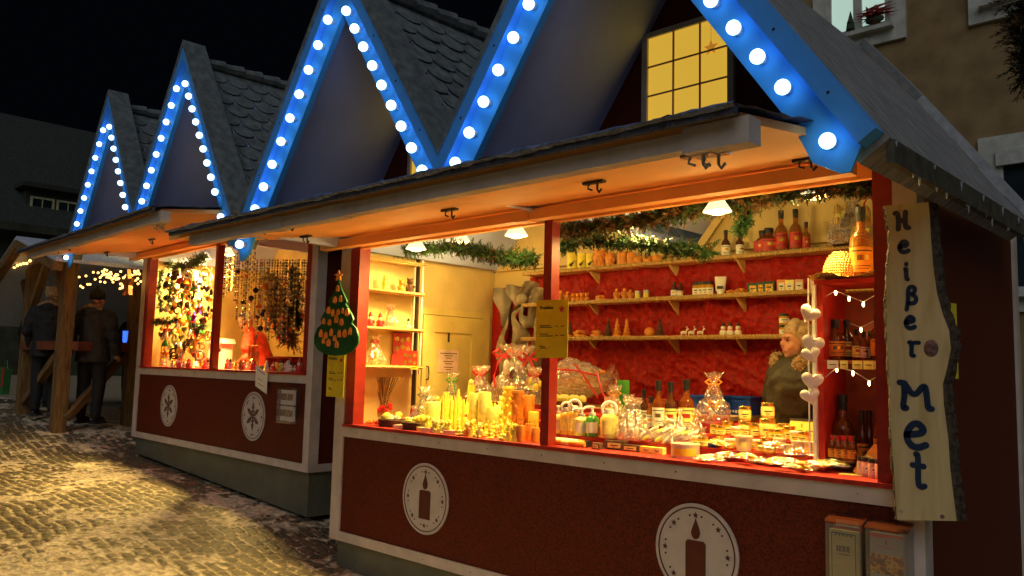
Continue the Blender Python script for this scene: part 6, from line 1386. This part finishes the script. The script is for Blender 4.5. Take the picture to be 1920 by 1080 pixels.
# bead strings
def beads(L_, colr, s):
    def b():
        m = MB(); n = int(L_/s/2.6)
        for i in range(n): m.ell((0, 0, -i*s*2.6), (s, s, s*(1.4 if i % 3 else .8)), 6, i % 2)
        m.tube([(0, 0, 0), (0, 0, -L_)], .0015, 4, 1); return [('beads', m, [ORN[colr], SILV])]
    return b
for i in range(34):
    px = 424+i*4.6+rg.uniform(-1.5, 1.5); y = rg.choice((.2, .3, .45)); q = o2(px, 470 if px < 480 else 488, y); q.z = min(q.z, 2.36)
    L_ = rg.uniform(.35, .95) if px > 450 else rg.uniform(.4, .7); c = rg.choice(('gold', 'cream', 'silver', 'dark', 'gold', 'cream'))
    spawn('bd%d%s' % (int(L_*10), c), beads(L_, c, .011), 'bead_string', '%s bead string hanging in the right window of the farther stall' % c, 'bead string', q, F2, 0, '%s bead strings' % c)
for i in range(26):
    px = rg.uniform(500, 568); py = rg.uniform(515, 640); q = o2(px, py, .72); c = rg.choice(('red', 'gold', 'cream', 'orange'))
    spawn('tw%s' % c, (lambda c=c: [('bauble', MB().ell((0, 0, 0), .026, 10), ORN[c])]), 'small_bauble', '%s bauble set in the twigs at the right of the farther stall' % c, 'ornament', q, F2, 0, '%s baubles in the twigs' % c)
# counter goods stall 2
for i in range(92):
    half = i % 2; px = rg.uniform(292, 392) if half == 0 else rg.uniform(420, 566); q = at(px, rg.uniform(676, 690), 'y', rg.uniform(.08, .5), F2)
    if not (.3 < q.x < 4.0): continue
    kk = rg.choice(('an', 'be', 'tr', 'sm', 'sa')); cl = rg.choice((YELW, WHW, ORW, YEL))
    b = {'an': angel(.09, cl), 'be': bear(.08, cl), 'tr': treec(.1, cl, 4), 'sm': snowman(.09), 'sa': santa(.1)}[kk]
    cn = {YELW: 'pale yellow', WHW: 'white', ORW: 'orange', YEL: 'yellow'}[cl] if kk in ('an', 'be', 'tr') else 'little'
    lb = '%s %s figure on the farther counter %s its middle post' % (cn, {'an': 'angel', 'be': 'bear', 'tr': 'tree', 'sm': 'snowman', 'sa': 'santa'}[kk], ['left of', 'right of'][half])
    spawn('s2%s%s' % (kk, cl.name if cn != 'little' else ''), b, {'an': 'angel_figure', 'be': 'bear_figure', 'tr': 'tree_figure', 'sm': 'snowman_figure', 'sa': 'santa_figure'}[kk], lb, 'figurine', (q.x, q.y, CT), F2, rg.uniform(-.5, 1.2), lb.replace('on the farther counter', 'figures'), rg.uniform(.8, 1.3))
cg = thing('card_grid', 'white wire rack of small cards at the lower left of the farther stall window', 'rack', (o2(302, 660, .3).x, .3, CT), F2)
for i in range(6):
    for j in range(7): part('card', MB().box(-.24+i*.08, -.24+i*.08+.062, -.004, 0, .02+j*.062, .02+j*.062+.05), [PAPER, YELW][(i+j) % 2], cg)
part('frame', MB().box(-.26, .26, .002, .008, 0, .012).box(-.26, .26, .002, .008, .45, .46).box(-.26, -.25, .002, .008, .012, .45).box(.25, .26, .002, .008, .012, .45), WHTF, cg)
q = o2(432, 660, .75); hw = MB().box(-.13, .13, -.08, .08, 0, .30).prism([(-.16, .30), (.16, .30), (.13, .36), (-.13, .36)], -.1, .1)
single('white_lantern', hw.box(-.08, .08, -.084, -.081, .04, .26, 1), [WHTF, DKGL], 'white wooden lantern house left of the grey haired seller', 'lantern', (q.x, .62, CT), F=F2, rz=.2)
q = o2(475, 668, .3); br = MB()
for i in range(9): br.tube([(-.12+.03*i, 0, 0), (-.12+.03*i, 0, .25+.06*math.sin(i*2.1))], .005, 5)
br.box(-.15, .15, -.02, .02, 0, .012).tube([(-.14, 0, .26), (.14, 0, .26)], .006, 5).lathe([(.04, 0), (.045, .1), (.02, .12)], 10)
single('brass_stand', br, GOLD, 'brass ornament stand with upright rods before the seller in orange red', 'stand', (q.x, .3, CT), F=F2)
q = o2(535, 655, .5); single('red_riser', MB().box(-.28, .28, -.08, .08, .13, .15).box(-.28, -.26, -.08, .08, 0, .13).box(.26, .28, -.08, .08, 0, .13).box(-.01, .01, -.08, .08, 0, .13), REDT, 'red display riser at the right end of the farther counter', 'display riser', (q.x, .5, CT), F=F2)
single('driftwood_strip', MB().lathe([(.004, -.08), (.016, -.06), (.014, .06), (.003, .08)], 8, 0, Matrix.Rotation(PI/2, 4, 'Y')), WICK, 'dark horizontal wooden ornament near the middle post of the farther stall', 'ornament', o2(377, 644, .2), F=F2)
# paper on stall 2 rail and its leaflet box
q = at(497, 698, 'y', -.01, F2)
ps = single('price_sheet', MB().box(-.105, .105, -.0015, .0015, -.20, .02), PAPER, 'tilted white paper sheet hanging over the rail of the farther stall', 'price sheet', (q.x, -.045, q.z+.01), F=F2, R=Euler((.25, .36, .12)).to_matrix().to_4x4())
part('print_lines', MB().box(-.07, .07, -.0026, -.0016, -.015, -.008).box(-.06, .02, -.0026, -.0016, -.10, -.094).box(-.05, .04, -.0026, -.0016, -.15, -.144), DARKP, ps)
lb_ = at(540, 760, 'y', -.05, F2); LB = thing('leaflet_box', 'four pocket clear leaflet box on the farther stall front', 'leaflet box', (lb_.x, -.004, lb_.z), F2)
part('acrylic_case', MB().box(-.125, .125, -.09, -.087, -.16, .14).box(-.125, -.122, -.087, -.002, -.16, .15).box(.122, .125, -.087, -.002, -.16, .15).box(-.125, .125, -.095, -.001, .151, .156), CLEARP, LB)
for i in (0, 1):
    for j in (0, 1): part('leaflet', MB().box(-.11+i*.115, -.005+i*.115, -.06, -.03, -.14+j*.145, -.01+j*.145).box(-.11+i*.115, -.005+i*.115, -.0612, -.0601, -.10+j*.145, -.04+j*.145, 1), [PAPER, ramp_mat('dark christmas photo', 'noise', [(0, (0, 0, 0)), (1, (1, 1, 1))], 45, .5)], LB)

# ------------------------------------------------------------------ buildings
BR = thing('house', 'ochre rendered house with pale window surrounds behind the near stall', 'house', (.2, 6, -.2))
YB = 6.0
def hp(n, mb, m_, par=BR): return part(n, mb, m_, par, M=BR.matrix_world.inverted() @ Matrix.Identity(4)) if par is BR else part(n, mb, m_, par)
bpy.context.view_layer.update()
hp('wall', MB().box(.35, 16, YB, YB+7, -.6, 11), OCHRE)
hp('roof', MB().prism([(YB-.5, 10.9), (YB+7.5, 10.9), (YB+3.5, 14.5)], 0, 16.4, 'x'), DKROOF)
def win(x0, x1, z0, z1, mt, shutter=False, mull=True):
    fr = MB(); c = .17
    fr.box(x0-c, x0, YB-.05, YB-.001, z0-c*1.2, z1+c).box(x1, x1+c, YB-.05, YB-.001, z0-c*1.2, z1+c).box(x0, x1, YB-.049, YB-.001, z1, z1+c).box(x0, x1, YB-.049, YB-.001, z0-c*1.2, z0)
    w_ = hp('window', fr, STONE)
    part('window_sill', MB().box(x0-.05, x1+.05, YB-.14, YB-.051, z0-.055, z0-.005), STONE, w_)
    fm = MB(); t = .055
    fm.box(x0, x0+t, YB-.04, YB-.002, z0, z1).box(x1-t, x1, YB-.04, YB-.002, z0, z1).box(x0+t, x1-t, YB-.039, YB-.002, z1-t, z1).box(x0+t, x1-t, YB-.039, YB-.002, z0, z0+t)
    if mull: xm = (x0+x1)/2; fm.box(xm-.05, xm+.05, YB-.041, YB-.002, z0+t, z1-t)
    part('window_frame', fm, mat('white window frame paint', (.5, .52, .48), .5), w_)
    part('pane', MB().box(x0+t, x1-t, YB-.012, YB-.003, z0+t, z1-t), mt, w_)
    if shutter: part('roller_shutter_box', MB().box(x0+.002, x1-.002, YB-.09, YB-.042, z1-.16, z1-.003), mat('white window frame paint', (.5, .52, .48), .5), w_)
a, b = at(1553, 60, 'y', YB), at(1671, 46, 'y', YB)
z0 = at(1620, 60, 'y', YB).z
win(a.x, b.x, z0, z0+1.5, PALEW)
WX0, WX1, WZ = a.x, b.x, z0
c0 = at(1872, 350, 'y', YB); c1z = at(1872, 286, 'y', YB).z
win(c0.x, c0.x+1.15, c1z-1.5, c1z, DKGLASS, True)
e0 = at(1850, 12, 'y', YB); win(e0.x, e0.x+1.1, e0.z+.02, e0.z+1.5, DKGLASS)
q = at(1641, 46, 'y', YB-.09); rg = random.Random(8); ps_ = thing('potted_poinsettia', 'red poinsettia on the sill of the lit upper window', 'plant', (q.x, YB-.10, WZ))
lv = MB()
for i in range(26):
    a_ = rg.uniform(0, 2*PI); r_ = rg.uniform(.03, .13); z = .10+.10*rg.random(); d = Vector((math.cos(a_), math.sin(a_)*.3, 0)); o_ = Vector((-math.sin(a_)*.3, math.cos(a_)*.1, .03+.03*rg.random())); c_ = Vector((d.x*r_*.4, d.y*.1, z)); e_ = Vector((d.x*r_, d.y*r_*.6, z+rg.uniform(-.02, .05)))
    lv.add([c_, (c_+e_)/2+o_*.9, e_, (c_+e_)/2-o_*.9], [(0, 1, 2, 3)])
part('leaves', lv, mat('poinsettia red', (.25, .01, .01), .6), ps_, flat=True); part('foliage', MB().ell((0, 0, .07), (.11, .03, .05), 10), mat('dark leaf', (.01, .03, .01), .7), ps_); part('pot', MB().lathe([(.035, 0), (.045, .06)], 12), DKGL, ps_)
q = at(1595, 55, 'y', YB-.1); single('miniature_tree', MB().lathe([(.03, 0), (.055, .03), (.04, .1), (.045, .11), (.02, .19), (.003, .26)], 10, jit=.2), mat('dark leaf', (.01, .03, .01), .7), 'tiny conical tree on the sill of the lit upper window', 'plant', (q.x, YB-.10, WZ))
# dark swag at the top right
q = at(1925, 45, 'y', 2.0)
sw = fir([q+Vector((0, 0, .42)), q+Vector((.02, 0, .2)), q, q-Vector((-.02, 0, .2)), q-Vector((-.04, 0, .34))], .19, 420, 61, L=.07, w=.004)
sg = single('hanging_fir_swag', sw, [mat('dark fir needles', (.012, .016, .008), .8), NEED2, TWIG], 'dark fir swag hanging from a wire at the top right corner', 'garland', flat=True)
part('wire', MB().tube([q+Vector((-.13, -.25, .05)), q+Vector((.4, -.2, .12)), q+Vector((1.5, 0, .5))], .004, 5), CHROME, sg)
# far left house
BL = thing('house', 'dark old house with a lit-less dormer of three windows at the far left', 'house', (-25, 5, 1)); BL['label'] = 'dark old house with a dormer of three unlit windows at the far left'
bpy.context.view_layer.update(); IV = BL.matrix_world.inverted()
zt = at(60, 432, 'x', -25).z
part('wall', MB().box(-36, -25, -14, 22, .3, zt), DKBLD, BL, M=IV)
part('roof', MB().prism([(-24.4, zt-.1), (-36.6, zt-.1), (-30.5, zt+5.2)], -14.6, 22.6, 'y'), DKROOF, BL, M=IV)
part('eaves_board', MB().box(-24.42, -24.3, -14.6, 22.6, zt-.16, zt+.1), DKBLD, BL, M=IV)
d0, d1 = at(45, 410, 'x', -25.6), at(45, 350, 'x', -25.6); dw = 3.4
dm = part('dormer', MB().box(-29, -25.6, d0.y, d0.y+dw, d0.z, d1.z).box(-29.2, -25.3, d0.y-.2, d0.y+dw+.2, d1.z, d1.z+.16), mat('dark dormer cladding', (.03, .035, .026), .8), BL, M=IV)
for i in range(4):
    y0 = d0.y+.14+i*.82; f_ = MB(); z0, z1 = d0.z+.12, d1.z-.28
    f_.box(-25.6, -25.55, y0, y0+.07, z0, z1).box(-25.6, -25.55, y0+.68, y0+.75, z0, z1).box(-25.6, -25.551, y0+.07, y0+.68, z0, z0+.07).box(-25.6, -25.551, y0+.07, y0+.68, z1-.07, z1).box(-25.6, -25.56, y0+.36, y0+.39, z0+.07, z1-.07)
    w_ = part('window', f_, mat('dull cream window paint', (.5, .5, .3), .6), dm); part('pane', MB().box(-25.6, -25.585, y0+.07, y0+.68, z0+.07, z1-.07), DKGLASS, w_)
# ------------------------------------------------------------------ light
W = bpy.data.worlds.new('World'); scene.world = W; W.use_nodes = True
bg = W.node_tree.nodes['Background']
bg.inputs['Color'].default_value = (.35, .45, .8, 1); bg.inputs['Strength'].default_value = .002
sd_ = bpy.data.lights.new('market_glow', 'SUN'); sd_.energy = .6; sd_.angle = math.radians(50); sd_.color = (.95, .96, 1)
so = bpy.data.objects.new('market_glow', sd_); C.objects.link(so)
so.rotation_euler = Vector((-.45, .62, -.62)).to_track_quat('-Z', 'Y').to_euler()
